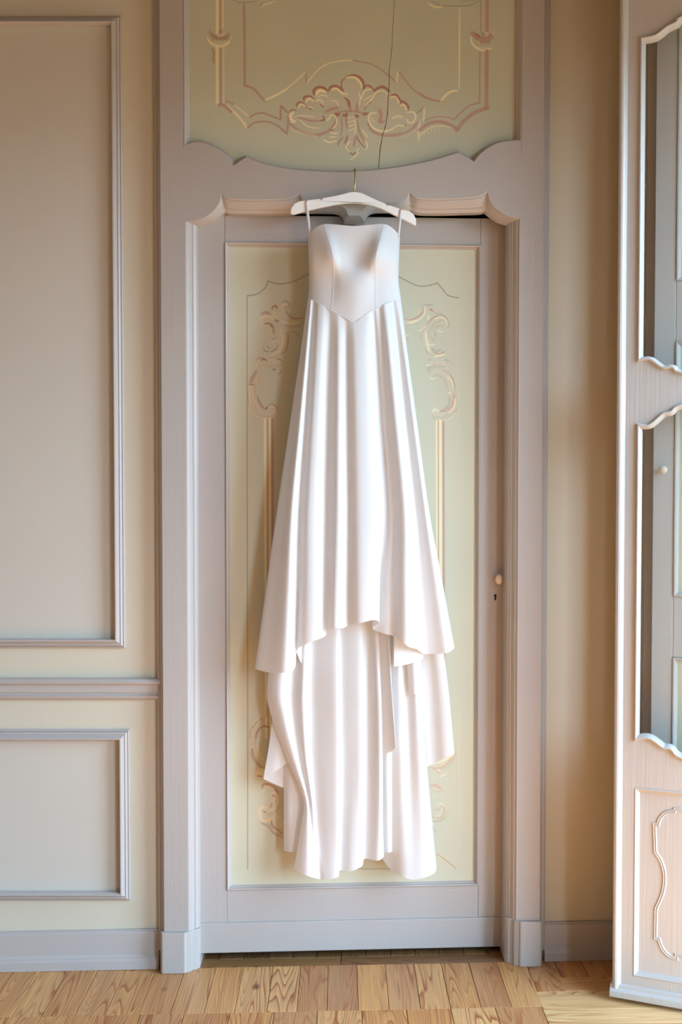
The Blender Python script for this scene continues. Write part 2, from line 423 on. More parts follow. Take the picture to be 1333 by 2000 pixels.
# ------------------------------------------------------------------ wall mouldings, left
def rect_moulding(name, px0, py0, px1, py1, label):
    """picture-frame moulding; px edges are its outer edges"""
    x0, z0 = W.xz(px0, py0); x1, z1 = W.xz(px1, py1)
    w = .031
    prof = [(0, .001), (0, -.007), (.004, -.012), (.0065, -.010), (.008, -.017), (.0125, -.020), (.016, -.018), (.0185, -.021), (.0245, -.033), (.028, -.033), (w, -.026), (w, .001)]
    o = empty(name); tag(o, label, 'moulding', kind='structure')
    c = [(x0, z1), (x1, z1), (x1, z0), (x0, z0)]
    nm = ['bottom_strip', 'side_strip', 'top_strip', 'side_strip']
    for k in range(4):
        a, b = Vector(c[k]), Vector(c[(k+1) % 4]); d = (b-a).normalized(); n = Vector((-d.y, d.x))
        V = []
        for p, s in ((a, 1), (b, -1)):
            V += [((p+d*s*u+n*u).x, y, (p+d*s*u+n*u).y) for u, y in prof]
        m = len(prof); F = [[i, (i+1) % m, (i+1) % m+m, i+m] for i in range(m)]+[list(range(m)), [i+m for i in range(m)]]
        mesh(nm[k], V, F, M_TRIM, o, smooth=25)
    mesh('field', *box(x0+w-.002, x1-w+.002, -.0025, .001, z1+w-.002, z0-w+.002), M_FIELD, o)
    return o
rect_moulding('trim_1', -420, 34, 246, 1265, 'tall upper panel moulding on the cream wall left of the door')
rect_moulding('trim_2', -420, 1424, 256, 1757, 'lower panel moulding below the chair rail')
# chair rail
za, zb = W.xz(150, 1323)[1], W.xz(150, 1366)[1]; h = za-zb
prof = [(.001, zb), (-.008, zb), (-.017, zb+h*.10), (-.02, zb+h*.2), (-.012, zb+h*.27), (-.012, zb+h*.31), (-.016, zb+h*.36), (-.017, zb+h*.62), (-.019, zb+h*.66), (-.019, zb+h*.70), (-.027, zb+h*.76), (-.030, zb+h*.86), (-.025, zb+h*.95), (-.012, za), (.001, za)]
o = mesh('trim_3', *hextrude(prof, XL, 0, W.xz(316, 1340)[0], 0), M_TRIM, smooth=25); tag(o, 'taupe chair rail running across the wall left of the door', 'moulding', kind='structure')
def baseboard(name, xa, xb, top, bot, label):
    h = top-bot
    prof = [(.001, 0), (-.026, 0), (-.026, h*.22), (-.024, h*.25), (-.0215, h*.28), (-.0215, h*.31), (-.019, h*.35), (-.016, h*.38), (-.016, h*.93), (-.014, h*.96), (-.010, h*.97), (-.010, h), (.001, h)]
    o = mesh(name, *hextrude(prof, xa, fz(xa)+.001, xb, fz(xb)+.001), M_TRIM, smooth=25); tag(o, label, 'baseboard', kind='structure'); return o
hb = W.xz(300, 1815)[1]-W.xz(300, 1889)[1]
baseboard('baseboard_left', XL, W.xz(312, 1850)[0], hb, 0, 'taupe baseboard left of the door')
baseboard('baseboard_right', W.xz(1062, 1850)[0], XR, W.xz(1100, 1800)[1]-W.xz(1100, 1872)[1], 0, 'taupe baseboard right of the door, partly behind the open french window')

# ------------------------------------------------------------------ door surround
sur = empty('trim_4'); tag(sur, 'tall taupe door surround with painted overdoor panel and shaped crosspiece', 'door surround', kind='structure')
YP = -.05                                    # front plane of the posts
PF = Frame((0, YP, 0))
def X(px, Y=YP, py=1000): return W.at(px, py, Y).x
def Z(py, Y=YP, px=666): return W.at(px, py, Y).z
ZT = ZC-.02
xl0, xl1 = X(317), X(363); xr0, xr1 = X(1015), X(1059)
zpl = Z(1822)
def post_prof(a, b, s):
    """a outer flat edge, b inner flat edge, s=+1 left post"""
    q = [(a-s*.024, .0), (a-s*.024, -.016), (a-s*.018, -.022), (a-s*.012, -.022), (a-s*.012, -.030), (a-s*.005, -.036), (a-s*.003, -.045), (a, YP), (b, YP), (b, .0)]
    return q
o = mesh('post', *vextrude(post_prof(xl0, xl1, 1), .05, ZT), M_TAUPE, sur, smooth=25)
o = mesh('post', *vextrude(post_prof(xr1, xr0, -1), .05, ZT), M_TAUPE, sur, smooth=25)
# inner mouldings of the door opening (ogee, stepping back)
def jamb_prof(b, s):
    w = s
    return [(b, YP), (b+w*.004, YP), (b+w*.006, -.044), (b+w*.012, -.041), (b+w*.017, -.034), (b+w*.0195, -.026), (b+w*.0235, -.026), (b+w*.026, -.020), (b+w*.031, -.016), (b+w*.034, -.005), (b+w*.034, .10), (b, .10)]
zh = Z(436)
mesh('jamb_moulding', *vextrude(jamb_prof(xl1, 1), .04, Z(432)), M_TRIM, sur, smooth=25)
mesh('jamb_moulding', *vextrude(jamb_prof(xr0, -1), .04, Z(428)), M_TRIM, sur, smooth=25)
# plinth blocks
def plinth(pa, pb, s, ptop, pbot):
    xa, xb_ = X(pa, -.062, 1850), X(pb, -.062, 1850); zt = Z(ptop, -.062)
    xin = xb_ if s > 0 else xa; xout = xa if s > 0 else xb_
    pr = [(xout, .0), (xout, -.055), (xout+s*.006, -.064), (xin-s*.045, -.064), (xin-s*.040, -.058), (xin-s*.026, -.050), (xin-s*.022, -.040), (xin-s*.008, -.032), (xin, -.022), (xin, .10), (xin-s*.03, .10), (xin-s*.03, 0)]
    mesh('plinth_block', *vextrude(pr, fz, zt), M_TAUPE, sur, bevel=.003)
plinth(313, 388, 1, 1822, 1889); plinth(990, 1060, -1, 1800, 1873)
# crosspiece with shaped upper and lower edge
UP = curves([(363, 284), (385, 279), (407, 284), (439, 302), (455, 326)], [(455, 326), (481, 309)], [(481, 309), (520, 323), (575, 333), (640, 337), (686, 337), (759, 331), (833, 318), (896, 300)], [(896, 300), (927, 318)], [(927, 318), (943, 299), (974, 281), (1015, 275)])
LF = curves([(363, 431), (385, 429), (410, 418), (427, 398), (433, 376)], [(433, 376), (442, 385), (470, 389), (520, 389), (565, 386), (585, 377)], [(585, 377), (592, 390), (610, 395), (640, 396), (660, 399), (675, 408), (681, 421)], [(681, 421), (704, 421)], [(704, 421), (709, 408), (722, 399), (745, 395), (775, 394), (793, 389), (800, 374)], [(800, 374), (815, 385), (850, 388), (905, 386), (940, 381), (952, 372)], [(952, 372), (960, 396), (978, 414), (998, 424), (1015, 427)])
LB = curves([(372, 444), (392, 440), (415, 431), (430, 421), (440, 414)], [(440, 414), (450, 417), (478, 418), (522, 418), (565, 417), (588, 412)], [(588, 412), (597, 413), (615, 413), (638, 413), (655, 414), (668, 420), (673, 433)], [(673, 433), (712, 433)], [(712, 433), (717, 420), (730, 413), (750, 412), (775, 412), (790, 411), (803, 411)], [(803, 411), (818, 416), (850, 417), (905, 416), (938, 415), (948, 412)], [(948, 412), (956, 419), (972, 430), (992, 437), (1006, 438)])
up = [PF.xz(*p) for p in UP]; lf = [PF.xz(*p) for p in LF]
for q in (up, lf): q[0] = (xl1-.006, q[0][1]); q[-1] = (xr0+.006, q[-1][1])
V, F = prism(up+lf[::-1], YP+.0003, -.015)
mesh('crosspiece', V, F, M_TAUPEH, sur)
# moulded lower edge: from the front edge back and down to the rebate
V = []; F = []
lb = [W.at(p[0], p[1], -.008) for p in LB]
lb[0].x = xl1; lb[-1].x = xr0
rows = [(0, 0), (.10, .002), (.16, .010), (.24, .011), (.34, .016), (.62, .030), (.70, .033), (.74, .040), (.88, .044), (1.0, .050)]
for (x, z), b in zip(lf, lb):
    for t, y in rows: V.append((x+(b.x-x)*t, YP+(-.008-YP)*(y/.05), z+(b.z-z)*t))
    V.append((b.x, .022, b.z)); V.append((b.x, .022, b.z+.05)); 
k = len(rows)+2
for i in range(len(lf)-1): F += [[i*k+c, i*k+c+1, (i+1)*k+c+1, (i+1)*k+c] for c in range(k-1)]
mesh('arch_moulding', V, F, M_TRIM, sur, smooth=32)
# mouldings round the overdoor panel
prof = [(0, YP), (.003, YP), (.006, -.044), (.010, -.041), (.0115, -.034), (.016, -.030), (.018, -.020)]
mesh('panel_bead', *sweep([PF.xz(px, py) for px, py in UP], [(u*.8, y) for u, y in prof], limit=1.6), M_TRIM, sur, smooth=32)
zs = PF.xz(363, 284)[1]
def side_bead(b, s, w):
    return vextrude([(b, -.016), (b, YP), (b+s*w*.15, YP), (b+s*w*.3, -.045), (b+s*w*.45, -.041), (b+s*w*.5, -.036), (b+s*w*.75, -.031), (b+s*w*.85, -.024), (b+s*w, -.020), (b+s*w, -.016)], zs-.008, ZT)
mesh('side_bead', *side_bead(xl1-.001, 1, .016), M_TRIM, sur, smooth=25)
mesh('side_bead', *side_bead(xr0+.001, -1, .019), M_TRIM, sur, smooth=25)
YO = -.020
mesh('overdoor_panel', *box(xl1-.005, xr0+.005, YO, -.002, Z(345), ZT), M_OVER, sur)

# ------------------------------------------------------------------ painted ornament
TER, MAU, CRE, GRY, DRK, OCH, WSH = (166, 88, 62), (184, 136, 122), (250, 234, 188), (160, 158, 148), (112, 102, 80), (190, 156, 96), (206, 194, 176)
class Brush:
    """a coat of paint on a fine grid: strokes are laid one over another as pigment in a colour layer"""
    def __init__(s, fr, y, xs, ys):
        s.wf = 1.22; s.fr, s.y = fr, y; s.xs, s.ys = np.array(sorted(xs), float), np.array(sorted(ys), float)
        s.C = np.zeros((len(s.ys), len(s.xs), 3)); s.A = np.zeros((len(s.ys), len(s.xs)))
    def stroke(s, pts, w, rgb, a=.85, o=(0, 0), sc=1.0, taper=.35, soft=.5, n=7):
        P = cat([(o[0]+x/sc, o[1]+y/sc) for x, y in pts], n); w = max(w/sc*s.wf, 1.3)
        P = np.array([p[:2] for p in P]); seg = np.hypot(*(P[1:]-P[:-1]).T); cum = np.concatenate([[0], np.cumsum(seg)]); L = cum[-1]
        m = w/2+2
        i0, i1 = np.searchsorted(s.xs, [P[:, 0].min()-m, P[:, 0].max()+m]); j0, j1 = np.searchsorted(s.ys, [P[:, 1].min()-m, P[:, 1].max()+m])
        if i1-i0 < 1 or j1-j0 < 1: return
        gx, gy = np.meshgrid(s.xs[i0:i1], s.ys[j0:j1])
        best = np.full(gx.shape, 1e9); at = np.zeros(gx.shape)
        for k in range(len(seg)):
            if seg[k] < 1e-9: continue
            p, d = P[k], (P[k+1]-P[k])/seg[k]
            t = np.clip((gx-p[0])*d[0]+(gy-p[1])*d[1], 0, seg[k])
            q = np.hypot(gx-p[0]-d[0]*t, gy-p[1]-d[1]*t); u = q < best
            best[u] = q[u]; at[u] = (cum[k]+t)[u]
        end = np.minimum(at, L-at)
        hw = w/2*(1-taper*np.maximum(0, 1-end/(L*.4+1e-6))**2)
        core = hw*soft
        e = np.clip((hw+.35-best)/(hw-core+.7), 0, 1); e = e*e*(3-2*e)
        fl = min(max(w*.8, 1.2), L*.25)
        if taper: e = e*np.clip(end/fl+.35, 0, 1)
        e *= a; c = np.array(srgb(*rgb)[:3])
        C, A = s.C[j0:j1, i0:i1], s.A[j0:j1, i0:i1]
        A2 = e+A*(1-e); ok = A2 > 1e-6
        C[ok] = ((c[None]*e[ok][:, None])+C[ok]*(A[ok]*(1-e[ok]))[:, None])/A2[ok][:, None]
        A[:] = A2
    def build(s, name, parent, mat):
        gx, gy = np.meshgrid(s.xs, s.ys)
        xc = (gx-CX)/FPX; yc = -(gy-CY)/FPX
        D = np.stack([xc, cos(PITCH)+yc*sin(PITCH), -sin(PITCH)+yc*cos(PITCH)], -1)
        ey, ex = np.array(s.fr.ey), np.array(s.fr.ex)
        t = np.dot(np.array(s.fr.O)+ey*s.y-np.array(CAM), ey)/(D@ey)
        Q = np.array(CAM)+D*t[..., None]-np.array(s.fr.O)
        V = np.stack([Q@ex, np.full(gx.shape, s.y), Q[..., 2]], -1).reshape(-1, 3)
        ny, nx = gx.shape
        k = (np.arange(ny-1)[:, None]*nx+np.arange(nx-1)[None]).reshape(-1)
        F = np.stack([k, k+nx, k+nx+1, k+1], -1).astype(np.int32)
        me = bpy.data.meshes.new(name); me.vertices.add(len(V)); me.vertices.foreach_set('co', V.astype(np.float32).ravel())
        me.loops.add(F.size); me.loops.foreach_set('vertex_index', F.ravel())
        me.polygons.add(len(F)); me.polygons.foreach_set('loop_start', np.arange(0, F.size, 4, dtype=np.int32))
        me.update(calc_edges=True)
        col = me.color_attributes.new('Col', 'FLOAT_COLOR', 'POINT')
        col.data.foreach_set('color', np.concatenate([s.C, s.A[..., None]], -1).astype(np.float32).ravel())
        me.materials.append(mat); o = bpy.data.objects.new(name, me); COL.objects.link(o); o.parent = parent
        return o
def spans(*a):
    """grid lines: (from, to, step) runs"""
    q = []
    for x0, x1, st in a:
        n = max(1, round((x1-x0)/st)); q += [x0+(x1-x0)*k/n for k in range(n)]
    return sorted(set(q+[a[-1][1]]))
OF = Frame((0, 0, 0))
A = dict(o=(540, 130), sc=4.443)
br = Brush(OF, YO-.0006, spans((366, 400, 4), (400, 985, 1), (985, 1014, 4)), spans((-170, -10, 16), (-10, 312, 1), (312, 340, 4)))
S = br.stroke
for p, w in (([(150, 450), (300, 440), (430, 430)], 120), ([(830, 450), (960, 420), (1130, 440)], 130), ([(660, 110), (665, 250), (665, 400)], 150), ([(300, 330), (430, 290), (580, 320)], 130), ([(770, 310), (900, 290), (1030, 340)], 140), ([(660, 420), (660, 560), (660, 740)], 100)):
    S(p, w, WSH, .65, **A, soft=.15)
for p, w in (([(110, 490), (200, 555), (320, 595), (430, 570), (500, 510), (520, 440), (500, 410)], 30), ([(790, 480), (830, 555), (930, 595), (1060, 590), (1160, 560), (1230, 480)], 30), ([(105, 410), (102, 500), (93, 585)], 26), ([(36, 340), (70, 375), (110, 402)], 14), ([(38, 345), (34, 460)], 16), ([(0, 500), (90, 585)], 14), ([(1215, 405), (1285, 355)], 13), ([(520, 395), (660, 385), (780, 410)], 20), ([(890, 360), (910, 420), (900, 480), (945, 470)], 36), ([(420, 400), (480, 370), (560, 350)], 34), ([(610, 300), (640, 360), (650, 400)], 24), ([(700, 310), (700, 400)], 26), ([(180, 440), (300, 470), (400, 470)], 20), ([(560, 430), (570, 520), (560, 600)], 16), ([(700, 460), (720, 560), (770, 660)], 22), ([(615, 600), (600, 660), (640, 740)], 18), ([(690, 600), (670, 700)], 26)):
    S(p, w, MAU, .75, **A)
for p, w in (([(612, 85), (568, 130), (568, 180), (590, 222)], 13), ([(600, 92), (680, 76), (738, 108), (762, 170), (748, 205)], 24), ([(455, 218), (470, 180), (510, 168), (555, 188), (580, 215)], 24), ([(330, 255), (328, 205), (370, 180), (420, 190), (448, 222)], 28), ([(240, 302), (245, 268), (290, 258), (328, 288)], 22), ([(175, 352), (185, 320), (220, 313), (255, 338)], 19), ([(108, 395), (140, 375), (178, 382)], 11), ([(750, 195), (790, 163), (835, 188), (852, 218)], 18), ([(845, 218), (880, 188), (930, 178), (990, 220)], 26), ([(990, 252), (1040, 248), (1085, 305)], 24), ([(1055, 332), (1095, 303), (1140, 338), (1152, 380)], 24), ([(508, 398), (530, 420), (552, 402)], 28), ([(572, 420), (600, 425), (618, 400)], 30), ([(680, 425), (718, 435)], 30), ([(750, 418), (795, 405)], 28), ([(588, 268), (628, 300), (640, 355)], 20), ([(768, 382), (780, 340), (825, 308)], 12), ([(385, 472), (425, 455), (400, 428)], 22), ([(240, 340), (280, 362), (315, 372)], 14), ([(378, 328), (418, 358)], 11), ([(695, 590), (720, 650), (778, 712)], 12), ([(622, 590), (612, 645), (585, 662)], 11), ([(538, 692), (545, 655), (582, 608)], 11), ([(638, 742), (665, 764), (692, 738)], 16), ([(612, 430), (608, 480), (618, 540)], 10), ([(470, 560), (505, 545)], 10), ([(1110, 520), (1128, 510)], 14)):
    S(p, w, TER, .85, **A)
for p, w in (([(600, 97), (680, 95), (735, 150), (740, 195)], 20), ([(478, 208), (520, 190), (570, 230), (622, 242)], 20), ([(345, 252), (375, 208), (438, 224)], 30), ([(355, 268), (400, 245), (448, 262)], 11), ([(255, 312), (285, 277), (328, 302)], 20), ([(345, 302), (380, 288), (412, 322)], 14), ([(190, 362), (215, 325), (258, 348)], 15), ([(270, 362), (300, 350), (322, 367)], 10), ([(155, 393), (122, 430), (148, 478), (170, 465)], 26), ([(475, 300), (520, 300), (547, 355)], 9), ([(712, 220), (730, 270), (718, 345)], 11), ([(735, 285), (770, 212), (832, 196)], 15), ([(758, 292), (832, 250)], 10), ([(768, 345), (830, 280), (860, 232), (920, 210), (972, 245)], 14), ([(985, 272), (1030, 262), (1065, 310), (1050, 332)], 15), ([(1068, 342), (1110, 335), (1132, 385)], 15), ([(1000, 452), (1060, 430), (1105, 442)], 13), ([(1128, 402), (1180, 393), (1212, 430), (1190, 482), (1150, 487), (1128, 450)], 14), ([(1000, 542), (1060, 510), (1122, 520)], 13), ([(872, 403), (820, 408), (803, 460), (840, 530), (920, 562), (1015, 545)], 17), ([(830, 440), (852, 492)], 9), ([(423, 440), (445, 467), (482, 420), (517, 440), (522, 500), (488, 542)], 13), ([(200, 460), (280, 522), (385, 535)], 10), ([(618, 450), (685, 435)], 9), ([(618, 485), (688, 468)], 9), ([(622, 520), (690, 502)], 9), ([(625, 555), (682, 540)], 9), ([(680, 450), (690, 520), (680, 585)], 11), ([(640, 640), (608, 700), (642, 742)], 13), ([(690, 742), (722, 708)], 11), ([(638, 812), (680, 782), (722, 740)], 11), ([(742, 540), (797, 622)], 11), ([(775, 640), (790, 690), (775, 727)], 11), ([(468, 572), (510, 582), (542, 575)], 13), ([(458, 612), (522, 608)], 11), ([(408, 632), (460, 657), (525, 643)], 13), ([(1250, 470), (1235, 560), (1240, 650)], 12), ([(150, 440), (220, 425), (330, 440)], 8)):
    S(p, w, CRE, .95, **A)
for k in range(10): S([(128+k*22, 535+k*6), (150+k*23, 570+k*6)], 8, CRE, .6, **A)
for k in range(7): S([(1090+k*18, 590-k*8), (1098+k*18, 622-k*10)], 8, CRE, .6, **A)
Fl = dict(o=(350, 0), sc=6.348); Gr = dict(o=(820, 0), sc=6.348); Mi = dict(o=(360, 0), sc=1.904)
def many(rows, col, a, d, **k):
    for p, w in rows: S(p, w, col, a, **d, **k)
many([([(475, -900), (475, 405)], 46), ([(475, 590), (475, 1290)], 44), ([(542, -900), (545, 350)], 16), ([(552, 580), (555, 1262)], 15), ([(1070, 1242), (1200, 1190), (1345, 1104)], 19), ([(600, 1310), (760, 1470), (843, 1585)], 30), ([(690, 1300), (862, 1442)], 16)], CRE, .72, Fl, taper=0)
many([([(511, 600), (515, 1290)], 28), ([(508, -900), (511, 400)], 24), ([(805, 60), (812, 500), (815, 1060)], 34), ([(812, 1060), (920, 1100), (1062, 1255)], 33), ([(488, 1300), (560, 1308), (645, 1385)], 38), ([(578, 1250), (682, 1292)], 18), ([(878, 1452), (960, 1410), (1060, 1405), (1245, 1482)], 27), ([(850, 1582), (940, 1520), (1100, 1510), (1220, 1560), (1340, 1655)], 27), ([(1262, 1480), (1265, 1310), (1340, 1395)], 24)], MAU, .8, Fl, taper=0)
many([([(375, 380), (430, 450), (560, 470), (625, 405)], 60), ([(490, 405), (530, 385)], 46), ([(400, 590), (430, 650), (425, 720), (432, 790)], 36)], TER, .5, Fl)
many([([(345, 465), (400, 540), (500, 572), (600, 540), (645, 465)], 34), ([(465, 445), (540, 440), (567, 395)], 13), ([(1000, 112), (1030, 70), (1110, 45), (1205, 8)], 20)], CRE, .75, Fl)
many([([(660, -10), (740, 28), (850, 28), (975, 8)], 11), ([(1000, 90), (1035, 35)], 18)], DRK, .6, Fl)
for k in range(9): S([(420+k*24, 460+abs(k-4)*-4), (400+k*30, 520)], 11, TER, .6, **Fl); S([(400+k*26, 500), (385+k*30, 545)], 9, CRE, .7, **Fl)
many([([(500, 90), (497, 400), (490, 1112)], 24), ([(482, 1120), (380, 1140), (290, 1220), (258, 1275)], 34), ([(50, 1325), (58, 1400), (45, 1505)], 24), ([(0, 1680), (120, 1592), (240, 1560), (400, 1580)], 15), ([(645, 440), (648, 530), (720, 602), (800, 622), (897, 595)], 30), ([(755, 480), (830, 502), (900, 450), (932, 375)], 17), ([(800, 390), (842, 410), (835, 455)], 13), ([(105, 40), (200, 90), (300, 80)], 24)], CRE, .75, Gr)
many([([(0, 1150), (100, 1212), (242, 1260)], 21), ([(845, -900), (838, 385)], 46), ([(835, 635), (830, 1345)], 50), ([(757, -900), (760, 385)], 16), ([(748, 635), (745, 1275)], 19), ([(745, 1272), (620, 1310), (520, 1390), (430, 1482)], 23), ([(845, 1335), (700, 1390), (560, 1490), (462, 1615)], 52), ([(75, 1492), (200, 1450), (320, 1450), (432, 1482)], 17), ([(0, 1612), (120, 1530), (260, 1510), (380, 1550), (472, 1605)], 46), ([(0, 1390), (50, 1330)], 17), ([(665, 420), (740, 475), (850, 480), (885, 450)], 70)], MAU, .8, Gr, taper=0)
many([([(695, 420), (748, 455)], 34), ([(770, 400), (800, 440)], 24)], TER, .7, Gr)
for k in range(6): S([(760+k*22, 505), (768+k*20, 545)], 11, TER, .75, **Gr); S([(690+k*36, 560+k*6), (700+k*38, 605)], 11, CRE, .75, **Gr)
for k in range(6): S([(20+k*42, 1640-k*14), (8+k*46, 1700-k*16)], 12, CRE, .6, **Gr)
many([([(145, 12), (240, 60), (305, 78)], 13), ([(290, 72), (500, 75), (640, 60), (745, 5)], 13), ([(500, 5), (620, 15), (700, 0)], 8)], DRK, .6, Gr)
many([([(300, 372), (380, 330), (453, 268)], 5.5), ([(456, 309), (510, 250), (570, 228), (628, 224)], 5.5), ([(790, 309), (795, 264)], 6.5)], CRE, .8, Mi, taper=.1)
many([([(453, 268), (455, 309)], 5.5), ([(625, 224), (700, 240), (760, 280), (790, 309)], 5.5), ([(797, 264), (850, 330), (900, 365), (962, 379)], 5.5)], MAU, .85, Mi, taper=.1)
o = br.build('painted_ornament', sur, M_OVER2); tag(o, 'painted shell cartouche and scrolled border in terracotta, mauve and cream')
# split in the panel
cp = [(790, -60), (783, 10), (775, 130), (771, 200), (764, 260), (757, 400), (752, 460), (743, 490), (736, 520), (729, 570), (725, 632)]
cp = [(x+random.uniform(-1.5, 1.5), y) for x, y in cat(cp, 3)]
cp = [OF.xz(360+x/1.904, y/1.904, YO) for x, y in cp]
V, F = [], []
for i, (x, z) in enumerate(cp):
    w = .0011*random.uniform(.6, 1.1)*(.5 if i < 12 else 1)
    V += [(x-w, YO-.0009, z), (x-w*.2, YO-.0016, z), (x+w, YO-.0009, z)]
for i in range(len(cp)-1): F += [[3*i, 3*i+1, 3*i+4, 3*i+3], [3*i+1, 3*i+2, 3*i+5, 3*i+4]]
mesh('panel_split', V, F, M_SPLIT, sur)

# ------------------------------------------------------------------ door, slightly open
DA = radians(3.2)
dO = Vector((X(385, .012), .012, 0)); DF = Frame(dO, DA)
door = empty('door_1', dO, DA); tag(door, 'tall taupe door with pale green painted panel, slightly ajar, behind the hanging dress', 'door', kind='structure')
def dx(px, py=1000, y=0): return DF.at(px, py, y).x
def dz(px, py, y=0): return DF.at(px, py, y).z
xd0, xd1 = .002, dx(993.5)
xs0, xs1 = dx(441), dx(938)
zt, zpt, zpb, zb = dz(430, 419), dz(690, 476), dz(690, 1734), dz(690, 1853)
TH = .042
mesh('stile', *box(xd0, xs0, 0, TH, zb, zt), M_TAUPE, door, bevel=.0012)
mesh('stile', *box(xs1, xd1, 0, TH, zb, zt), M_TAUPE, door, bevel=.0012)
mesh('top_rail', *box(xs0+.0006, xs1-.0006, .0006, TH, zpt, zt-.0004), M_TAUPEH, door, bevel=.0012)
mesh('bottom_rail', *box(xs0+.0006, xs1-.0006, .0006, TH, zb, zpb), M_TAUPEH, door, bevel=.0012)
mesh('kick_board', *box(xd0, xd1, -.007, .003, zb-.002, dz(690, 1796)), M_TAUPEH, door, bevel=.003)
YPN = .013
mesh('panel', *box(xs0-.006, xs1+.006, YPN, YPN+.012, zpb-.006, zpt+.006), M_GREEN, door)
prof = [(0, .002), (0, -.003), (.003, -.006), (.006, -.004), (.0072, .003), (.011, .008), (.014, YPN+.001)]
o = mesh('panel_bead', *sweep([(xs0, zpb), (xs1, zpb), (xs1, zpt), (xs0, zpt)], prof, True), M_TRIM, door, smooth=25)
# knob and keyhole
kc = DF.at(972, 1130, 0)
kn = mesh('knob', *lathe([(.0045, 0), (.0045, .014), (.008, .017), (.0125, .022), (.0145, .028), (.0135, .034), (.009, .038), (.003, .0395)], (0, 0, 0), (0, -1, 0)), M_PORC, door, smooth=True)
kn.location = kc; kn.scale = (.85, 1, 1.2)
mesh('knob_rose', *lathe([(.011, 0), (.0105, .002), (.007, .003)], kc, (0, -1, 0)), M_TAUPE, door, smooth=30)
q = DF.at(968, 1166, 0); r = .0045
kp = [(q.x+r*cos(t), q.z+.005+r*sin(t)) for t in [radians(a) for a in range(-50, 231, 20)]]+[(q.x-r*.55, q.z-.011), (q.x+r*.55, q.z-.011)]
mesh('keyhole', *prism(kp, -.0008, .002), M_BLACK, door)
mesh('hinge', *box(-.006, .004, -.003, .012, dz(381, 466), dz(381, 454)), M_BLACK, door)
db = Brush(DF, YPN-.0006, spans((442, 478, 6), (478, 614, 1), (614, 776, 9), (776, 903, 1), (903, 937, 6)), spans((476, 526, 7), (526, 836, 1), (836, 1376, 12), (1376, 1702, 1), (1702, 1734, 6))); S = db.stroke
N1 = dict(o=(0, 0), sc=1.0)
many([([(483, 578), (483, 900), (484, 1300), (484, 1697)], 2.0), ([(483, 578), (503, 574), (518, 562), (524, 549)], 2.4), ([(524, 549), (540, 554), (560, 553), (580, 547), (610, 531)], 2.4), ([(775, 538), (810, 556), (830, 559), (855, 553)], 2.4), ([(855, 553), (866, 566), (876, 577), (896, 582)], 2.4), ([(660, 1697), (770, 1697)], 1.6)], (138, 124, 92), .85, N1, taper=0)
many([([(896, 600), (897, 1660)], 1.5)], (225, 215, 185), .5, N1, taper=0)
many([([(518, 818), (519, 1100), (521, 1440)], 6), ([(527, 818), (528, 1440)], 6), ([(853.5, 822), (855, 1450)], 4), ([(860, 822), (861.5, 1450)], 8)], CRE, .8, N1, taper=0)
many([([(523, 818), (524.5, 1440)], 3), ([(532.5, 818), (534, 1440)], 5), ([(856.5, 822), (858, 1450)], 2.5), ([(866.5, 822), (868, 1450)], 5)], MAU, .8, N1, taper=0)
Ll = dict(o=(470, 570), sc=7.693); Rr = dict(o=(780, 570), sc=7.693); L2 = dict(o=(470, 1380), sc=5.882); R2 = dict(o=(820, 1440), sc=7.143)
BRN = (170, 126, 104)
db.wf = 1.4
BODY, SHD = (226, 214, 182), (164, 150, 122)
for d, rows in ((Ll, ([(330, 500), (340, 400), (450, 400), (600, 520), (650, 700), (580, 880), (420, 980)], [(280, 1180), (190, 1350), (170, 1600), (260, 1780), (420, 1840), (500, 1780)], [(620, 230), (700, 400), (930, 450)], [(240, 1060), (400, 1080), (610, 1060)])),
                (Rr, ([(340, 260), (300, 370), (200, 430), (60, 440)], [(720, 500), (660, 400), (540, 420), (430, 540), (390, 720), (450, 880), (620, 960)], [(430, 1060), (600, 1080), (770, 1050)], [(460, 1240), (600, 1210), (740, 1320), (790, 1500), (780, 1700), (660, 1840), (520, 1840)])),
                (L2, ([(280, 60), (160, 240), (130, 420), (170, 580), (270, 680)], [(270, 920), (380, 950), (410, 1080), (340, 1180), (250, 1230), (330, 1300), (430, 1360), (490, 1420)])),
                (R2, ([(130, 420), (340, 380), (480, 230)], [(150, 700), (300, 720)], [(300, 980), (320, 1080), (180, 1130)]))):
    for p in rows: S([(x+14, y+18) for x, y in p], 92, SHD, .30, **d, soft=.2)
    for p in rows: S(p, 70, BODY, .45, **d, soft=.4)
many([([(300, 340), (380, 310), (455, 335)], 46), ([(460, 480), (500, 560), (500, 640)], 40), ([(150, 1390), (180, 1290), (255, 1180)], 54), ([(620, 160), (680, 138), (738, 190), (718, 245)], 22), ([(680, 265), (720, 340), (800, 402), (950, 392)], 28), ([(700, 600), (717, 720), (690, 860), (615, 945)], 17), ([(250, 1565), (280, 1650), (340, 1740), (402, 1762)], 32), ([(390, 1755), (430, 1700), (490, 1690), (540, 1740), (552, 1805)], 22), ([(110, 1480), (120, 1640), (180, 1800), (300, 1880)], 12), ([(540, 1008), (600, 1020), (625, 1052)], 26), ([(760, 590), (830, 610), (900, 690)], 15), ([(455, 722), (555, 682)], 15), ([(590, 1160), (602, 1210), (556, 1242)], 22), ([(240, 1030), (300, 990), (400, 1040)], 20), ([(640, 500), (760, 520), (920, 515)], 14)], BRN, .65, Ll)
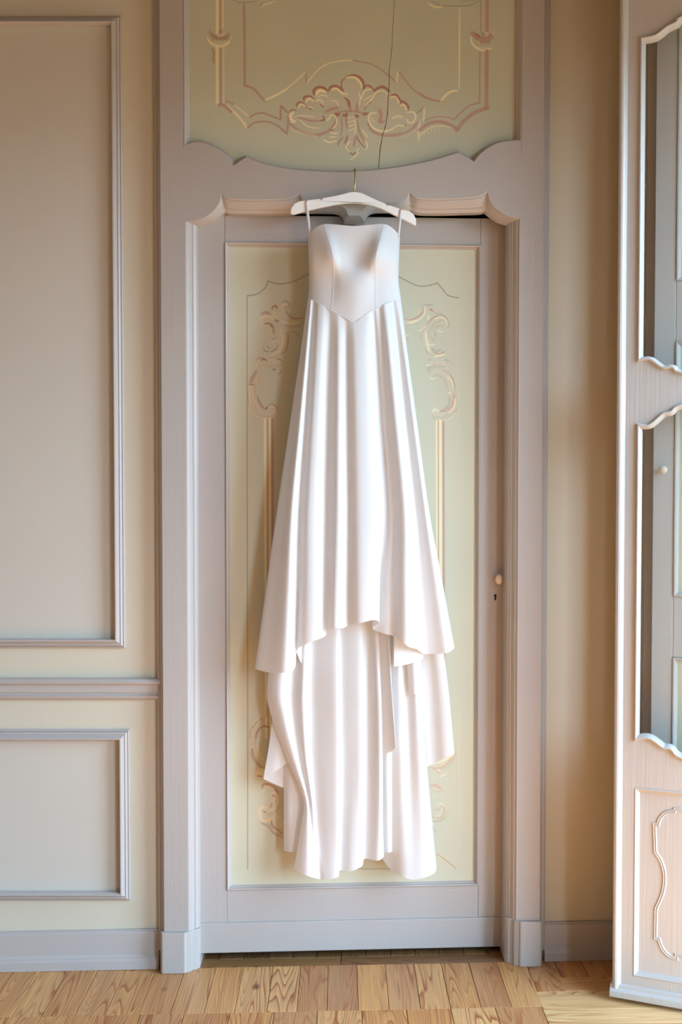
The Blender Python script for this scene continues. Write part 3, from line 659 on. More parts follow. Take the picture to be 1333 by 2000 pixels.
many([([(468, 272), (490, 225), (530, 213), (557, 262)], 28), ([(515, 418), (550, 442), (575, 430)], 32), ([(358, 482), (420, 473), (490, 530)], 26), ([(308, 1042), (350, 1008), (405, 1032)], 26), ([(478, 1172), (535, 1163)], 26), ([(118, 1392), (212, 1396)], 18), ([(380, 1765), (408, 1730)], 26), ([(455, 902), (530, 862), (562, 785)], 18), ([(348, 830), (370, 890), (432, 897)], 13), ([(670, 225), (700, 225)], 20)], TER, .75, Ll)
many([([(300, 425), (340, 380), (430, 368), (515, 435)], 26), ([(340, 515), (328, 470), (370, 440), (455, 452)], 15), ([(618, 245), (640, 200), (705, 188)], 32), ([(488, 282), (510, 350), (565, 392)], 22), ([(448, 740), (490, 762), (545, 718)], 20), ([(358, 820), (382, 885)], 13), ([(345, 950), (420, 1020), (525, 1008)], 16), ([(225, 1090), (275, 1092)], 32), ([(315, 1130), (375, 1136)], 19), ([(280, 1230), (240, 1320), (250, 1405)], 22), ([(205, 1402), (115, 1432)], 12), ([(150, 1480), (140, 1620), (160, 1760), (240, 1860), (360, 1902), (480, 1882), (532, 1828)], 22), ([(410, 1790), (450, 1722), (520, 1740), (522, 1800), (448, 1852)], 30), ([(522, 645), (547, 600), (532, 530)], 9), ([(565, 690), (562, 765), (520, 855)], 15), ([(648, 560), (700, 580), (805, 586)], 13), ([(600, 430), (720, 470), (910, 470)], 36), ([(558, 1150), (582, 1190), (548, 1232)], 15), ([(590, 560), (640, 700), (610, 860), (500, 960)], 44), ([(190, 1460), (200, 1600), (280, 1760)], 26)], (238, 214, 166), .6, Ll)
many([([(385, 815), (445, 852)], 26)], GRY, .7, Ll)
PNK = (206, 160, 138)
many([([(325, 198), (362, 230), (350, 310), (290, 370), (175, 422), (60, 395)], 24), ([(448, 262), (490, 270), (518, 305)], 38), ([(348, 595), (400, 510), (500, 400), (620, 352), (712, 400), (748, 480), (730, 535)], 20), ([(560, 565), (570, 520), (620, 508), (665, 527)], 16), ([(350, 590), (333, 680), (350, 770)], 11), ([(488, 688), (522, 745)], 22), ([(495, 878), (560, 930), (640, 927), (695, 888)], 20), ([(688, 1048), (740, 1088), (768, 1058)], 16), ([(518, 1098), (552, 1133)], 16), ([(438, 1235), (460, 1190), (525, 1158)], 16), ([(645, 1180), (750, 1218), (812, 1320), (842, 1458)], 20), ([(600, 1250), (680, 1330), (722, 1430), (742, 1505)], 13), ([(820, 1535), (815, 1650), (760, 1750), (612, 1802)], 54), ([(493, 1820), (510, 1890), (585, 1922)], 11), ([(575, 1927), (720, 1902), (832, 1820), (884, 1725)], 13), ([(90, 700), (150, 718)], 16)], PNK, .72, Rr)
many([([(175, 425), (290, 368), (350, 300)], 10), ([(455, 265), (500, 280)], 16), ([(430, 480), (520, 390), (600, 352)], 12), ([(520, 905), (600, 932), (685, 900)], 10), ([(770, 1260), (820, 1350), (840, 1450)], 10), ([(600, 1800), (700, 1780)], 10)], TER, .6, Rr)
many([([(382, 225), (382, 330), (300, 422), (145, 452)], 26), ([(438, 355), (440, 425)], 26), ([(520, 412), (620, 380), (702, 420), (722, 515)], 16), ([(575, 560), (600, 592), (665, 600)], 16), ([(438, 758), (470, 802), (548, 788)], 20), ([(275, 577), (340, 570), (405, 498)], 16), ([(520, 980), (600, 960), (695, 940)], 34), ([(395, 1103), (485, 1100)], 16), ([(655, 1060), (720, 1102), (775, 1078)], 10), ([(458, 1270), (500, 1312), (565, 1290)], 16), ([(715, 1258), (790, 1340), (822, 1445)], 20), ([(735, 1512), (785, 1530)], 18), ([(498, 1812), (540, 1770), (605, 1800)], 34), ([(585, 1937), (740, 1912), (855, 1820)], 13), ([(105, 660), (148, 650)], 22), ([(80, 460), (180, 470), (280, 430)], 30), ([(400, 600), (420, 760), (460, 900)], 40), ([(840, 1600), (830, 1720), (740, 1830)], 26)], (250, 238, 200), .62, Rr)
many([([(375, 190), (440, 202), (515, 188)], 26), ([(530, 330), (640, 330), (742, 420)], 15), ([(540, 595), (550, 695)], 15), ([(485, 848), (560, 890), (645, 868)], 26), ([(685, 1018), (765, 1040)], 26), ([(428, 1192), (440, 1150), (495, 1138)], 26), ([(398, 868), (442, 945)], 11), ([(435, 1030), (485, 1018)], 22), ([(762, 1560), (750, 1680), (675, 1772)], 26)], GRY, .6, Rr)
many([([(300, -60), (300, 125)], 13), ([(105, 385), (115, 280), (180, 190), (255, 128)], 13), ([(130, 468), (150, 580), (220, 682), (285, 700)], 36), ([(338, 1172), (367, 1105)], 22), ([(225, 1330), (330, 1382), (380, 1452), (490, 1502)], 26)], BRN, .6, L2)
many([([(175, 375), (190, 300), (250, 230), (335, 237)], 26), ([(188, 797), (255, 802)], 18), ([(248, 945), (260, 900), (300, 890), (380, 920), (445, 1005)], 26), ([(368, 1008), (392, 1042)], 22), ([(258, 1200), (292, 1217)], 22), ([(358, 1288), (365, 1370), (435, 1422)], 20), ([(438, 1418), (485, 1472)], 22)], TER, .65, L2)
many([([(105, 468), (155, 472)], 18), ([(262, 0), (290, 60), (258, 125)], 12), ([(178, 792), (200, 750), (255, 772)], 22), ([(248, 962), (285, 972)], 16), ([(345, 1000), (400, 1000), (432, 1080), (390, 1182), (318, 1182)], 22), ([(315, 1160), (240, 1158), (218, 1230), (250, 1302), (320, 1312), (385, 1278)], 24), ([(388, 1220), (430, 1262), (465, 1292)], 26), ([(505, 1310), (458, 1382)], 18), ([(200, 430), (220, 560), (275, 645)], 40)], (240, 214, 160), .65, L2)
many([([(125, 400), (210, 432), (340, 402), (490, 242), (507, 195)], 24), ([(228, 470), (270, 502), (277, 468)], 18), ([(318, 542), (362, 510)], 13), ([(138, 692), (200, 672), (250, 682), (305, 725)], 44), ([(208, 1000), (260, 1012), (297, 968)], 18), ([(288, 940), (347, 1000), (320, 1092), (250, 1127), (155, 1100)], 20)], PNK, .72, R2)
many([([(115, 380), (250, 350), (400, 290), (485, 238)], 26), ([(250, 440), (292, 482)], 16), ([(288, 552), (372, 510)], 16), ([(228, 952), (290, 920), (352, 972)], 12), ([(188, 1180), (197, 1245)], 12)], (250, 234, 190), .65, R2)
many([([(180, 1182), (280, 1172), (342, 1118)], 16), ([(188, 1290), (225, 1312)], 14)], GRY, .6, R2)
many([([(212, 1640), (260, 1642), (400, 1742), (515, 1832)], 15)], OCH, .85, R2, taper=.1)
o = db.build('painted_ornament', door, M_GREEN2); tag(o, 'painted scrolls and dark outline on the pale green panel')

# ------------------------------------------------------------------ french window leaf, opened towards the wall
LA = radians(-24)
d = ray(1196, 1945); t = (.028-CAM.z)/d.z; lO = CAM+d*t; lO.z = 0
LFm = Frame(lO, LA)
leaf = empty('door_2', lO, LA); tag(leaf, 'tall glazed french window leaf standing open at the right, with shaped rails', 'french window', kind='structure')
LW = .70
zl0 = LFm.at(1200, 1944).z; zl1 = 3.42
lx = lambda px, py: LFm.at(px, py).x
def mirror(pts):
    """complete a leaf curve: pixels on its left part, mirrored about the middle of the leaf"""
    L = [LFm.xz(*p) for p in pts]
    L = [p for p in L if p[0] < LW/2-.02]
    return L
def full(pts, zc, xa, xb):
    """curve across the opening from xa to xb, zc = height at the middle"""
    L = mirror(pts); L[0] = (xa, L[0][1])
    mid = (LW/2, zc)
    c = cat([(x, z) for x, z in L]+[mid], 5)
    return c+[(LW-x, z) for x, z in c[-2::-1]]
xa = lx(1249, 400); xb_ = LW-xa
ua = full([(1249, 73), (1262, 72), (1282, 67), (1303, 51), (1321, 42), (1333, 31)], LFm.at(1350, 2).z, xa, xb_)
ub = full([(1245, 707), (1262, 704), (1273, 706), (1295, 721), (1313, 720), (1333, 731)], LFm.at(1360, 748).z, xa, xb_)
la = full([(1243, 827), (1262, 829), (1273, 825), (1295, 806), (1310, 802), (1333, 788)], LFm.at(1360, 766).z, xa, xb_)
lb_ = full([(1239, 1447), (1258, 1443), (1273, 1446), (1295, 1462), (1310, 1465), (1333, 1483)], LFm.at(1360, 1505).z, xa, xb_)
zp1, zp0 = LFm.at(1245, 1538).z, LFm.at(1245, 1908).z
TL = .045
xst = xa+.0005
# stile with astragal bead on its free edge
xe = lx(1223, 1000)-.003
sp = [(0, TL), (0, .004), (.002, -.006), (.006, -.011), (.011, -.0125), (.016, -.011), (xe, 0), (xst, 0), (xst, TL)]
mesh('stile', *vextrude(sp, zl0+.018, zl1), M_LEAF, leaf, smooth=30)
mesh('stile', *vextrude([(LW-xst, TL), (LW-xst, 0), (LW, 0), (LW, TL)], zl0+.018, zl1), M_LEAF, leaf, bevel=.003)
X0, X1 = xa-.0, xb_+.0
mesh('top_rail', *prism([(X0, zl1), (X1, zl1)]+ua[::-1], .0008, TL), M_LEAF, leaf)
mesh('middle_rail', *prism(ub+la[::-1], .0008, TL), M_LEAF, leaf)
mesh('lower_rail', *prism(lb_+[(X1, zp1), (X0, zp1)], .0008, TL), M_LEAF, leaf)
mesh('bottom_rail', *box(X0, X1, .0008, TL, zl0+.018, zp0), M_LEAF, leaf)
hp = [(TL, 0), (-.014, 0), (-.018, .004), (-.018, .020), (-.014, .025), (-.008, .028), (-.006, .036), (0, .040), (TL, .040)]
mesh('bottom_moulding', *hextrude([(y, z+zl0) for y, z in hp], -.004, 0, LW+.004, 0), M_LEAF, leaf, smooth=30)
# glazing beads, raised on the room side
gb = [(0, .002), (0, -.005), (.003, -.0085), (.0055, -.0085), (.009, -.003), (.0125, .006), (.0135, .016), (.0135, .02)]
for nm, top, bot in (('glazing_bead', ua, ub), ('glazing_bead', la, lb_)):
    loop = bot+top[::-1]
    mesh(nm, *sweep(loop, [(u, y) for u, y in gb], True, 1.5), M_LEAF, leaf, smooth=35)
def pane(top, bot):
    return prism([(x, z+.004) for x, z in bot]+[(x, z-.004) for x, z in top[::-1]], .016, .019)
mesh('pane', *pane(ua, ub), M_GLASS, leaf); mesh('pane', *pane(la, lb_), M_GLASS, leaf)
# bottom panel with raised cartouche line
mesh('panel', *box(X0-.004, X1+.004, .012, .024, zp0-.004, zp1+.004), M_LEAF, leaf)
pb = [(0, .0), (.004, -.002), (.009, .003), (.016, .0125)]
mesh('panel_bead', *sweep([(X0, zp0), (X1, zp0), (X1, zp1), (X0, zp1)], pb, True), M_LEAF, leaf, smooth=25)
def half(pts):
    return [LFm.xz(x, y, .012) for x, y in pts]
c1 = half([(1333, 1580), (1319, 1580)]); c2 = half([(1318, 1585), (1309, 1585), (1300, 1588), (1293, 1594), (1288, 1602), (1286, 1611)])
c3 = half([(1279, 1610), (1280, 1635), (1281, 1664)]); c4 = half([(1281, 1664), (1293, 1684), (1299, 1712), (1295, 1744), (1282, 1775)])
c5 = half([(1282, 1775), (1281, 1832), (1288, 1834)]); c6 = half([(1288, 1834), (1295, 1853), (1308, 1867), (1322, 1872)])
c7 = half([(1322, 1865), (1345, 1868)])
c1[0] = (LW/2, c1[0][1]); c7[1] = (LW/2, c7[1][1])
path = c1+cat(c2, 4)+c3+cat(c4, 4)[1:]+c5[1:]+cat(c6, 4)[1:]+c7
path = path+[(LW-x, z) for x, z in path[-2:0:-1]]
rp = [(-.0065, .013), (-.006, .0105), (-.003, .0085), (-.001, .0105), (.001, .0105), (.003, .0085), (.006, .0105), (.0065, .013)]
mesh('cartouche_bead', *sweep(path, rp, True, 1.5), M_LEAF, leaf, smooth=30)
mesh('hinge_post', *box(LW, LW+.03, .0, TL, zl0, zl1), M_LEAF, leaf)

# ------------------------------------------------------------------ folded shutter behind the glazed leaf
SY = .10
sh = empty('door_3', lO, LA); tag(sh, 'taupe panelled inner shutter with small knob, seen through the open glazed leaf', 'shutter', kind='structure')
sx = LFm.at(1279, 600, SY).x
S0, S1 = sx, LW+.02
px_in = LFm.at(1318, 900, SY).x
zz = lambda py: LFm.at(1325, py, SY).z
cuts = [(3.42, None), None]
zr = [zz(549), zz(666), zz(1166), zz(1284), zz(1840)]
mesh('stile', *box(S0, px_in, SY, SY+.028, .05, 3.42), M_SHUT, sh, bevel=.002)
mesh('stile', *box(S1-(px_in-S0), S1, SY, SY+.028, .05, 3.42), M_SHUT, sh, bevel=.002)
rails = [(3.36, 3.42), (zr[1], zr[0]), (zr[3], zr[2]), (.05, zr[4])]
for a, b in rails: mesh('rail', *box(px_in+.0005, S1-(px_in-S0)-.0005, SY+.0006, SY+.028, a, b), M_SHUT, sh, bevel=.002)
for a, b in ((zr[0], 3.36), (zr[2], zr[1]), (zr[4], zr[3])):
    mesh('panel', *box(px_in-.003, S1-(px_in-S0)+.003, SY+.010, SY+.02, a-.003, b+.003), M_GREEN, sh)
    mesh('panel_bead', *sweep([(px_in, a), (S1-(px_in-S0), a), (S1-(px_in-S0), b), (px_in, b)], [(0, SY+.001), (.002, SY-.004), (.006, SY-.004), (.009, SY+.002), (.014, SY+.009), (.014, SY+.011)], True), M_SHUT, sh, smooth=25)
# second fold, further back, its beaded edge showing past the first
bx = LFm.at(1236, 900, SY+.04).x
bp_ = [(bx, SY+.075), (bx, SY+.045), (bx+.008, SY+.042), (bx+.010, SY+.047), (bx+.013, SY+.047), (bx+.015, SY+.042), (bx+.03, SY+.042), (bx+.032, SY+.047), (bx+.036, SY+.047), (bx+.038, SY+.042), (S1, SY+.042), (S1, SY+.075)]
mesh('fold', *vextrude(bp_, .05, 3.42), M_SHUT, sh)
kc = LFm.at(1298, 918, SY)
mesh('knob', *lathe([(.0045, 0), (.004, .010), (.0075, .013), (.0115, .018), (.0125, .023), (.011, .028), (.007, .031), (.002, .032)], kc, (0, -1, 0)), M_PORC, sh, smooth=True)
for z in (.6, 2.6): mesh('hinge', *box(S1, S1+.035, SY, SY+.02, z, z+.09), M_BLACK, sh)

# ------------------------------------------------------------------ hanger
YH = -.078
HF = Frame((0, YH, 0))
hz = HF.at(690, 376)
hg = empty('clothes_hanger', (hz.x, YH, hz.z)); tag(hg, 'white wooden hanger with brass hook on the shaped crosspiece', 'hanger')
hl = hg.location.copy()
top = [(568, 418), (569, 408), (576, 398), (585, 394), (594, 392.5), (597, 392.3), (597.3, 396), (600.4, 396), (600.7, 391.7), (626, 389), (627, 391.5), (629.5, 391.3), (630.2, 388), (652, 384.3), (670, 380), (684, 376.3), (695, 375.6), (707, 377.6), (720, 384), (736, 391.3), (754, 399), (755, 401.7), (758.3, 402.8), (759, 401), (781, 408.3), (782, 411.5), (785.5, 412.5), (786, 410), (799, 412.5), (808, 419), (813, 429), (813, 440)]
bot = [(811, 441), (800, 435.5), (787.6, 429), (765, 418), (742.5, 407), (720, 400.3), (697.5, 397), (675, 397.6), (652.5, 401), (630, 405.8), (601, 412), (574, 419.5)]
mesh('bar', *prism([HF.xz(*p) for p in top+bot], YH-.006, YH+.006), M_HANG, hg, bevel=.0015, offset=hl)
xh, zh0 = HF.xz(693, 377)
zh1 = HF.at(694, 333.5).z
pts = [(xh, YH, zh0-.004), (xh, YH, zh0+.012), (xh+.001, YH-.001, zh0+.03)]
zc = zh1-.004; yc_ = -.055
for a in range(0, 230, 22):
    pts.append((xh+.0015-.0055*max(0, a-40)/190, yc_-.0235*cos(radians(a)), zc+.0165*sin(radians(a))))
mesh('hook', *tube(cat(pts, 4), .0024, 8), M_BRASS, hg, smooth=True, offset=hl)
mesh('ferrule', *lathe([(.005, 0), (.0052, .003), (.0035, .006)], (xh, YH, zh0-.003), (0, 0, 1), 12), M_BRASS, hg, smooth=30, offset=hl)

# ------------------------------------------------------------------ dress
DB = Vector((HF.at(690, 1700).x, -.06, HF.at(690, 1718).z))
dress = empty('wedding_dress', DB); tag(dress, 'white satin strapless wedding gown with long train hanging in front of the door', 'dress')
Y0 = -.030                                  # rear plane the cloth depths count from
def cloth(name, columns, nv=26, nu=5, label=None, thick=.0008, wob=.0, ease=None):
    """columns: list of [(px,py,depth),...] from top to hem, left to right; lofted with smooth curves both ways"""
    cols = []
    for c in columns:
        q = cat(c, 12); 
        # resample by parameter
        m = len(q)-1; r = []
        for i in range(nv+1):
            t = i/nv*m; k = min(int(t), m-1); f = t-k
            r.append(tuple(a+(b-a)*f for a, b in zip(q[k], q[k+1])))
        cols.append(r)
    rows = []
    for i in range(nv+1):
        rows.append(cat([c[i] for c in cols], nu))
    V, F = [], []; n = len(rows[0])
    for i, r in enumerate(rows):
        for j, (px, py, dd) in enumerate(r):
            p = W.at(px, py, Y0-dd); V.append(p)
    for i in range(nv):
        for j in range(n-1): F.append([i*n+j, i*n+j+1, (i+1)*n+j+1, (i+1)*n+j])
    o = mesh(name, V, F, M_SATIN, dress, smooth=True, offset=DB)
    m = o.modifiers.new('solid', 'SOLIDIFY'); m.thickness = thick; m.offset = 0
    m = o.modifiers.new('rim', 'EDGE_SPLIT'); m.split_angle = radians(70); m.use_edge_sharp = False
    if label: o['label'] = label
    return o
# bodice
bod = [
 [(607, 470, .020), (608, 505, .020), (609, 545, .020), (606, 585, .020)],
 [(602, 466, .040), (603.5, 505, .042), (605.5, 545, .040), (602.5, 582, .040)],
 [(605, 457, .062), (609, 502, .075), (611, 545, .060), (609, 585.5, .060)],
 [(615, 446, .076), (626, 500, .094), (628, 544, .074), (625, 594, .074)],
 [(632, 438, .084), (649, 496, .116), (652, 545, .084), (647.5, 606, .083)],
 [(655, 438.5, .088), (667, 502, .098), (669, 548, .094), (668, 617, .088)],
 [(692, 441.5, .090), (693, 508, .086), (693, 551, .100), (693, 631, .090)],
 [(724, 439, .088), (716, 505, .096), (715, 549, .096), (714, 615, .088)],
 [(750, 437.5, .084), (735, 498, .120), (733, 545, .086), (735, 603, .083)],
 [(765, 444, .076), (757, 500, .096), (755, 544, .076), (758, 592, .074)],
 [(777, 456, .062), (774, 502, .074), (773, 545, .062), (776, 584.5, .060)],
 [(781.5, 466, .040), (779.5, 505, .042), (778.5, 545, .040), (783, 581.5, .040)],
 [(777, 470, .020), (775, 505, .020), (774, 545, .020), (779, 585, .020)]]
cloth('bodice', bod, 30, 6)
cloth('bodice_back', [[(603, 468, .036), (604, 545, .036), (603, 590, .036)], [(650, 452, .016), (650, 545, .016), (650, 600, .016)], [(735, 452, .016), (735, 545, .016), (735, 600, .016)], [(781, 468, .036), (779, 545, .036), (783, 590, .036)]], 10, 4)
def seam(name, pts, r=.0009):
    P = [W.at(px, py, Y0-dd) for px, py, dd in cat(pts, 8)]
    mesh(name, *tube(P, r, 6), M_SATIN, dress, smooth=True, offset=DB)
seam('princess_seam', [(632, 438, .0845), (649, 496, .1165), (652, 545, .0845), (647.5, 606, .0835)])
seam('princess_seam', [(750, 437.5, .0845), (735, 498, .1205), (733, 545, .0865), (735, 603, .0835)])
seam('waist_seam', [(602.5, 582, .041), (609, 585.5, .061), (625, 594, .075), (647.5, 606, .084), (668, 617, .089), (693, 631, .091)], .0013)
seam('waist_seam', [(693, 631, .091), (714, 615, .089), (735, 603, .084), (758, 592, .075), (776, 584.5, .061), (783, 581.5, .041)], .0013)
# skirt: ridges and valleys from waist to hem
sk = [
 ((608, 590, .015), (560, 1000, .012), (525, 1300, .010)),
 ((602, 582, .042), (541, 1000, .040), (498.5, 1305, .036)),
 ((604, 583, .055), (556, 1000, .076), (524, 1313, .078)),
 ((607, 585, .066), (568, 1000, .110), (552, 1314, .122)),
 ((610, 586, .066), (577, 1000, .103), (567, 1312, .112)),
 ((613, 588, .063), (585, 1000, .074), (577, 1302, .066)),
 ((617, 590, .067), (591, 1000, .082), (580, 1272, .066)),
 ((622, 593, .076), (601, 1000, .105), (596, 1259, .106)),
 ((631, 597, .080), (618, 1000, .104), (618, 1250, .110)),
 ((638, 601, .080), (629, 1000, .084), (629, 1246, .080)),
 ((645, 605, .081), (638, 1000, .062), (637, 1240, .056)),
 ((653, 609, .085), (648, 1000, .080), (644, 1228, .076)),
 ((661, 613, .088), (658, 1000, .103), (652, 1227, .106)),
 ((668, 617, .087), (670, 1000, .098), (670, 1227, .102)),
 ((676, 621, .086), (681, 1000, .082), (680, 1221, .086)),
 ((684, 626, .089), (690, 1000, .100), (688, 1219, .106)),
 ((693, 630, .092), (704, 1000, .113), (704, 1217, .128)),
 ((710, 618, .090), (730, 1000, .110), (730, 1211, .122)),
 ((721, 611, .086), (745, 1000, .090), (741, 1216, .094)),
 ((729, 606, .079), (755, 1000, .062), (728, 1228, .056)),
 ((735, 603, .080), (763, 1000, .074), (752, 1238, .078)),
 ((742, 599, .078), (772, 1000, .080), (768, 1242, .082)),
 ((750, 595, .084), (786, 1000, .112), (786, 1253, .122)),
 ((757, 592, .080), (797, 1000, .112), (800, 1264, .126)),
 ((763, 589, .070), (805, 1000, .082), (815, 1268, .092)),
 ((768, 587, .062), (812, 1000, .052), (828, 1277, .052)),
 ((773, 585, .062), (822, 1000, .060), (850, 1277, .060)),
 ((778, 583, .058), (832, 1000, .076), (874, 1275, .080)),
 ((783, 581.5, .042), (839, 1000, .050), (888, 1264, .054)),
 ((777, 590, .015), (825, 1000, .012), (868, 1265, .010))]
def deep(c):
    (ax, ay, ad), (bx2, by, bd), (ex, ey, ed) = c
    m1 = (ax+(bx2-ax)*.22, 680, ad+(bd-ad)*.5); m2 = (bx2+(ex-bx2)*.5, by+(ey-by)*.5, bd+(ed-bd)*.5)
    m0 = (ax+(bx2-ax)*.56, 820, ad+(bd-ad)*.82)
    return [c[0], m1, m0, c[1], m2, c[2]]
sk = [tuple((x, y, .075+(d-.075)*(.8 if k else 1)) for k, (x, y, d) in enumerate(c)) for c in sk]
cloth('skirt', [deep(c) for c in sk], 60, 5)
# hem folds turned under at the front
cloth('hem_fold', [[(579, 1230, .062), (579, 1272, .058)], [(586, 1240, .040), (592, 1300, .030)], [(600, 1240, .032), (600, 1284, .026)]], 6, 5)
cloth('hem_fold', [[(770, 1235, .070), (770, 1302, .072)], [(795, 1240, .062), (798, 1297, .060)], [(826, 1245, .058), (827, 1287, .046)]], 8, 5)
# train: inner side of the long back, hanging below the front hem
def tr(name, cols, **k): return cloth(name, cols, k.pop('nv', 40), 5, **k)
tr('train', [
 [(618, 600, .020), (560, 1000, .012), (524, 1313, .010), (531, 1400, .014), (563, 1486, .024), (593, 1560, .034), (589, 1610, .034), (575, 1696, .034)],
 [(622, 600, .024), (575, 1000, .020), (536, 1313, .030), (544, 1400, .034), (572, 1486, .038), (597, 1560, .040), (597, 1610, .044), (588, 1705, .050)],
 [(628, 600, .024), (590, 1000, .024), (553, 1313, .040), (558, 1400, .042), (580, 1486, .040), (600, 1560, .040), (603, 1610, .046), (602, 1711, .058)],
 [(632, 600, .020), (600, 1000, .014), (575, 1313, .018), (574, 1400, .020), (588, 1486, .024), (604, 1560, .028), (608, 1610, .034), (615, 1715, .048)],
 [(640, 600, .024), (612, 1000, .024), (594, 1313, .042), (594, 1400, .042), (599, 1486, .042), (609, 1560, .040), (614, 1610, .036), (626, 1717, .036)],
 [(644, 600, .020), (620, 1000, .014), (607, 1313, .016), (607, 1400, .016), (608, 1486, .018), (614, 1560, .020), (619, 1610, .024), (636, 1717, .046)],
 [(654, 600, .022), (640, 1000, .022), (634, 1313, .034), (635, 1400, .034), (636, 1486, .036), (638, 1560, .038), (641, 1610, .040), (651, 1716, .052)],
 [(664, 600, .024), (660, 1000, .026), (660, 1313, .046), (661, 1400, .046), (662, 1486, .046), (662, 1560, .046), (662, 1610, .046), (662, 1711, .046)],
 [(668, 600, .020), (665, 1000, .014), (664, 1313, .016), (665, 1400, .016), (666, 1486, .016), (665, 1560, .016), (665, 1610, .018), (664, 1700, .020)],
 [(684, 600, .022), (684, 1000, .020), (685, 1313, .030), (686, 1400, .030), (688, 1486, .030), (688, 1560, .032), (687, 1610, .036), (684, 1702, .038)],
 [(696, 600, .022), (700, 1000, .020), (706, 1313, .036), (707, 1400, .036), (707, 1486, .036), (706, 1560, .036), (707, 1610, .036), (707, 1692, .036)],
 [(704, 600, .018), (712, 1000, .012), (720, 1313, .012), (720, 1400, .012), (719, 1486, .012), (717, 1560, .014), (715, 1610, .016), (713, 1677, .020)],
 [(714, 600, .022), (726, 1000, .022), (737, 1313, .040), (740, 1400, .042), (741, 1486, .042), (741, 1560, .042), (740, 1610, .042), (738, 1681, .042)],
 [(720, 600, .018), (734, 1000, .014), (746, 1313, .028), (748, 1400, .030), (748, 1486, .030), (748, 1560, .030), (748, 1610, .030), (750, 1673, .030)],
 [(716, 600, .014), (732, 1000, .008), (743, 1313, .010), (745, 1400, .010), (745, 1486, .010), (745, 1560, .010), (746, 1610, .010), (747, 1670, .010)]], nv=56)
tr('train_fold', [
 [(730, 600, .026), (735, 1000, .026), (742, 1313, .034), (747, 1475, .034)],
 [(738, 600, .034), (746, 1000, .034), (757, 1313, .050), (766, 1467, .052)],
 [(742, 600, .036), (751, 1000, .036), (764, 1313, .060), (774, 1459, .064)],
 [(740, 600, .024), (749, 1000, .020), (760, 1313, .032), (764, 1470, .032)]], nv=30)
tr('train_fold', [
 [(728, 600, .010), (738, 1000, .008), (746, 1313, .012), (747, 1500, .012), (748, 1664, .012)],
 [(736, 600, .016), (748, 1000, .016), (757, 1313, .024), (758, 1500, .024), (760, 1665, .024)],
 [(742, 600, .008), (755, 1000, .006), (765, 1313, .006), (767, 1500, .006), (768, 1662, .006)]], nv=30)
tr('train_fold', [
 [(742, 600, .004), (746, 1000, .0), (752, 1313, -.004), (752, 1500, -.006), (748, 1678, -.008)],
 [(746, 600, .010), (755, 1000, .006), (764, 1313, .002), (763, 1500, .004), (764, 1699, .008)],
 [(750, 600, .014), (766, 1000, .014), (780, 1313, .020), (783, 1500, .024), (787, 1712, .036)],
 [(756, 600, .014), (775, 1000, .010), (794, 1313, .008), (800, 1500, .018), (808, 1718, .044)],
 [(762, 600, .016), (785, 1000, .016), (808, 1313, .026), (819, 1500, .032), (833, 1713, .046)],
 [(767, 600, .014), (790, 1000, .012), (817, 1313, .020), (832, 1500, .024), (850, 1704, .030)],
 [(769, 600, .006), (793, 1000, .002), (819, 1313, -.002), (835, 1500, -.004), (853, 1693, -.006)]], nv=44)
tr('train_fold', [
 [(760, 600, .014), (780, 1000, .016), (795, 1280, .024), (801, 1351, .026)],
 [(764, 600, .020), (788, 1000, .024), (809, 1280, .036), (812, 1357, .038)],
 [(768, 600, .014), (796, 1000, .014), (822, 1280, .022), (821, 1361, .022)]], nv=24)
tr('train_fold', [
 [(764, 600, .002), (792, 1000, -.002), (815, 1313, -.006), (834, 1498, -.010)],
 [(768, 600, .008), (805, 1000, .004), (840, 1313, .002), (850, 1491, -.002)],
 [(772, 600, .010), (815, 1000, .012), (857, 1313, .018), (870, 1481, .018)],
 [(774, 600, .008), (820, 1000, .010), (869, 1290, .016), (888, 1471, .016)],
 [(771, 600, .0), (815, 1000, -.006), (865, 1313, -.012), (878, 1466, -.014)]], nv=30)
tr('train_fold', [
 [(612, 600, .006), (560, 1000, .006), (533, 1390, .004), (515, 1521, .002)],
 [(618, 600, .012), (570, 1000, .012), (548, 1390, .010), (536, 1508, .008)],
 [(625, 600, .010), (580, 1000, .010), (568, 1390, .006), (562, 1490, .004)]], nv=30)
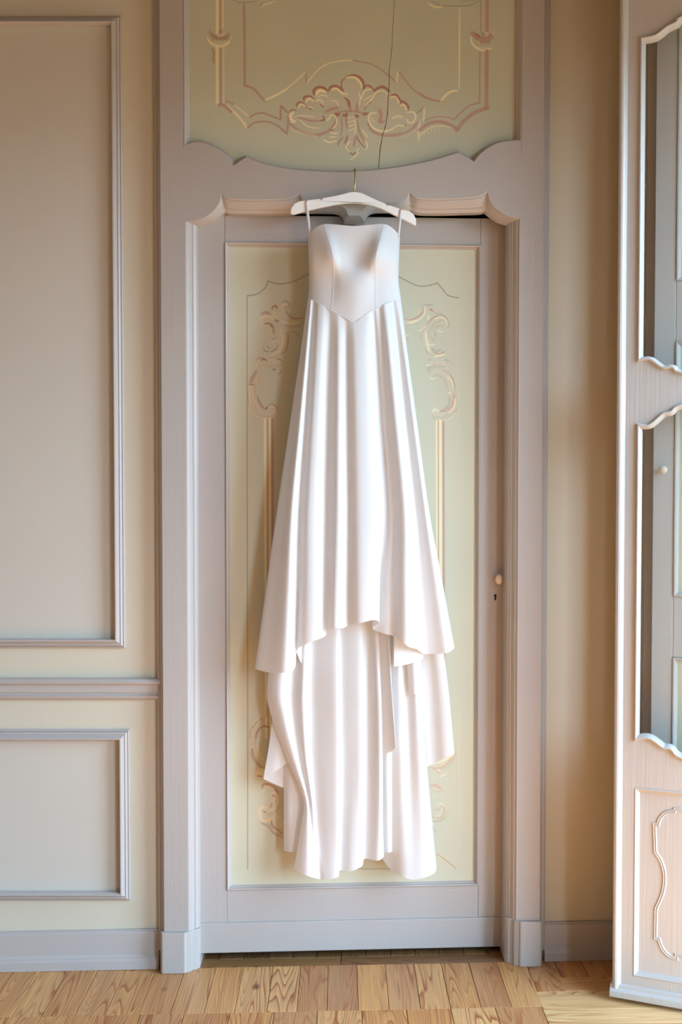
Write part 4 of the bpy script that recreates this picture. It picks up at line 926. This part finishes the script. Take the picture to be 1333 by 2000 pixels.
tr('train_fold', [
 [(616, 600, -.002), (565, 1000, -.004), (540, 1400, -.008), (516, 1522, -.012)],
 [(622, 600, -.002), (575, 1000, -.004), (556, 1400, -.008), (540, 1533, -.012)],
 [(628, 600, -.004), (585, 1000, -.008), (572, 1400, -.012), (562, 1542, -.016)]], nv=24)
tr('train_fold', [
 [(622, 600, -.002), (580, 1000, -.006), (556, 1400, -.010), (555, 1540, -.012), (555, 1661, -.014)],
 [(630, 600, .004), (590, 1000, .004), (568, 1400, .002), (568, 1540, .002), (568, 1664, .002)],
 [(640, 600, .0), (605, 1000, -.002), (595, 1400, -.004), (595, 1540, -.004), (596, 1662, -.004)]], nv=30)
# shoulder straps looped over the hanger
def strap(pt, pb, w=.0085):
    xt, zt_ = HF.xz(*pt); b = W.at(pb[0], pb[1], Y0-.062)
    path = [(b.x, b.y+.004, b.z-.012), (b.x, b.y, b.z), (xt+(b.x-xt)*.15, YH-.0085, zt_-.012), (xt, YH-.0080, zt_), (xt, YH-.004, zt_+.0025), (xt, YH+.004, zt_+.0025), (xt, YH+.0085, zt_-.004), (xt+(b.x-xt)*.5, -.058, (zt_+b.z)/2), (b.x, -.048, b.z-.014)]
    path = cat(path, 5); V, F = [], []
    for p in path: V += [(p[0]-w/2, p[1], p[2]), (p[0]+w/2, p[1], p[2])]
    for i in range(len(path)-1): F.append([2*i, 2*i+1, 2*i+3, 2*i+2])
    o = mesh('shoulder_strap', V, F, M_SATIN, dress, smooth=True, offset=DB)
    m = o.modifiers.new('solid', 'SOLIDIFY'); m.thickness = .0012; m.offset = 0
strap((599, 395.5), (605.5, 459)); strap((783.7, 412), (778.5, 461))
# remaining parts of the shell, outside the frame
for nm, lab, ct in (('wall_left', 'plain cream side wall far left of the door', 'wall'), ('wall_front', 'plain cream wall opposite the door', 'wall'),
                    ('wall_right', 'cream wall with a tall french window opening and an added light opening at the right', 'wall'), ('ceiling', 'brown boarded ceiling above the room', 'ceiling'),
                    ('wall_passage', 'dim green passage wall seen through the gap over the door', 'wall')):
    tag(bpy.data.objects[nm], lab, ct)
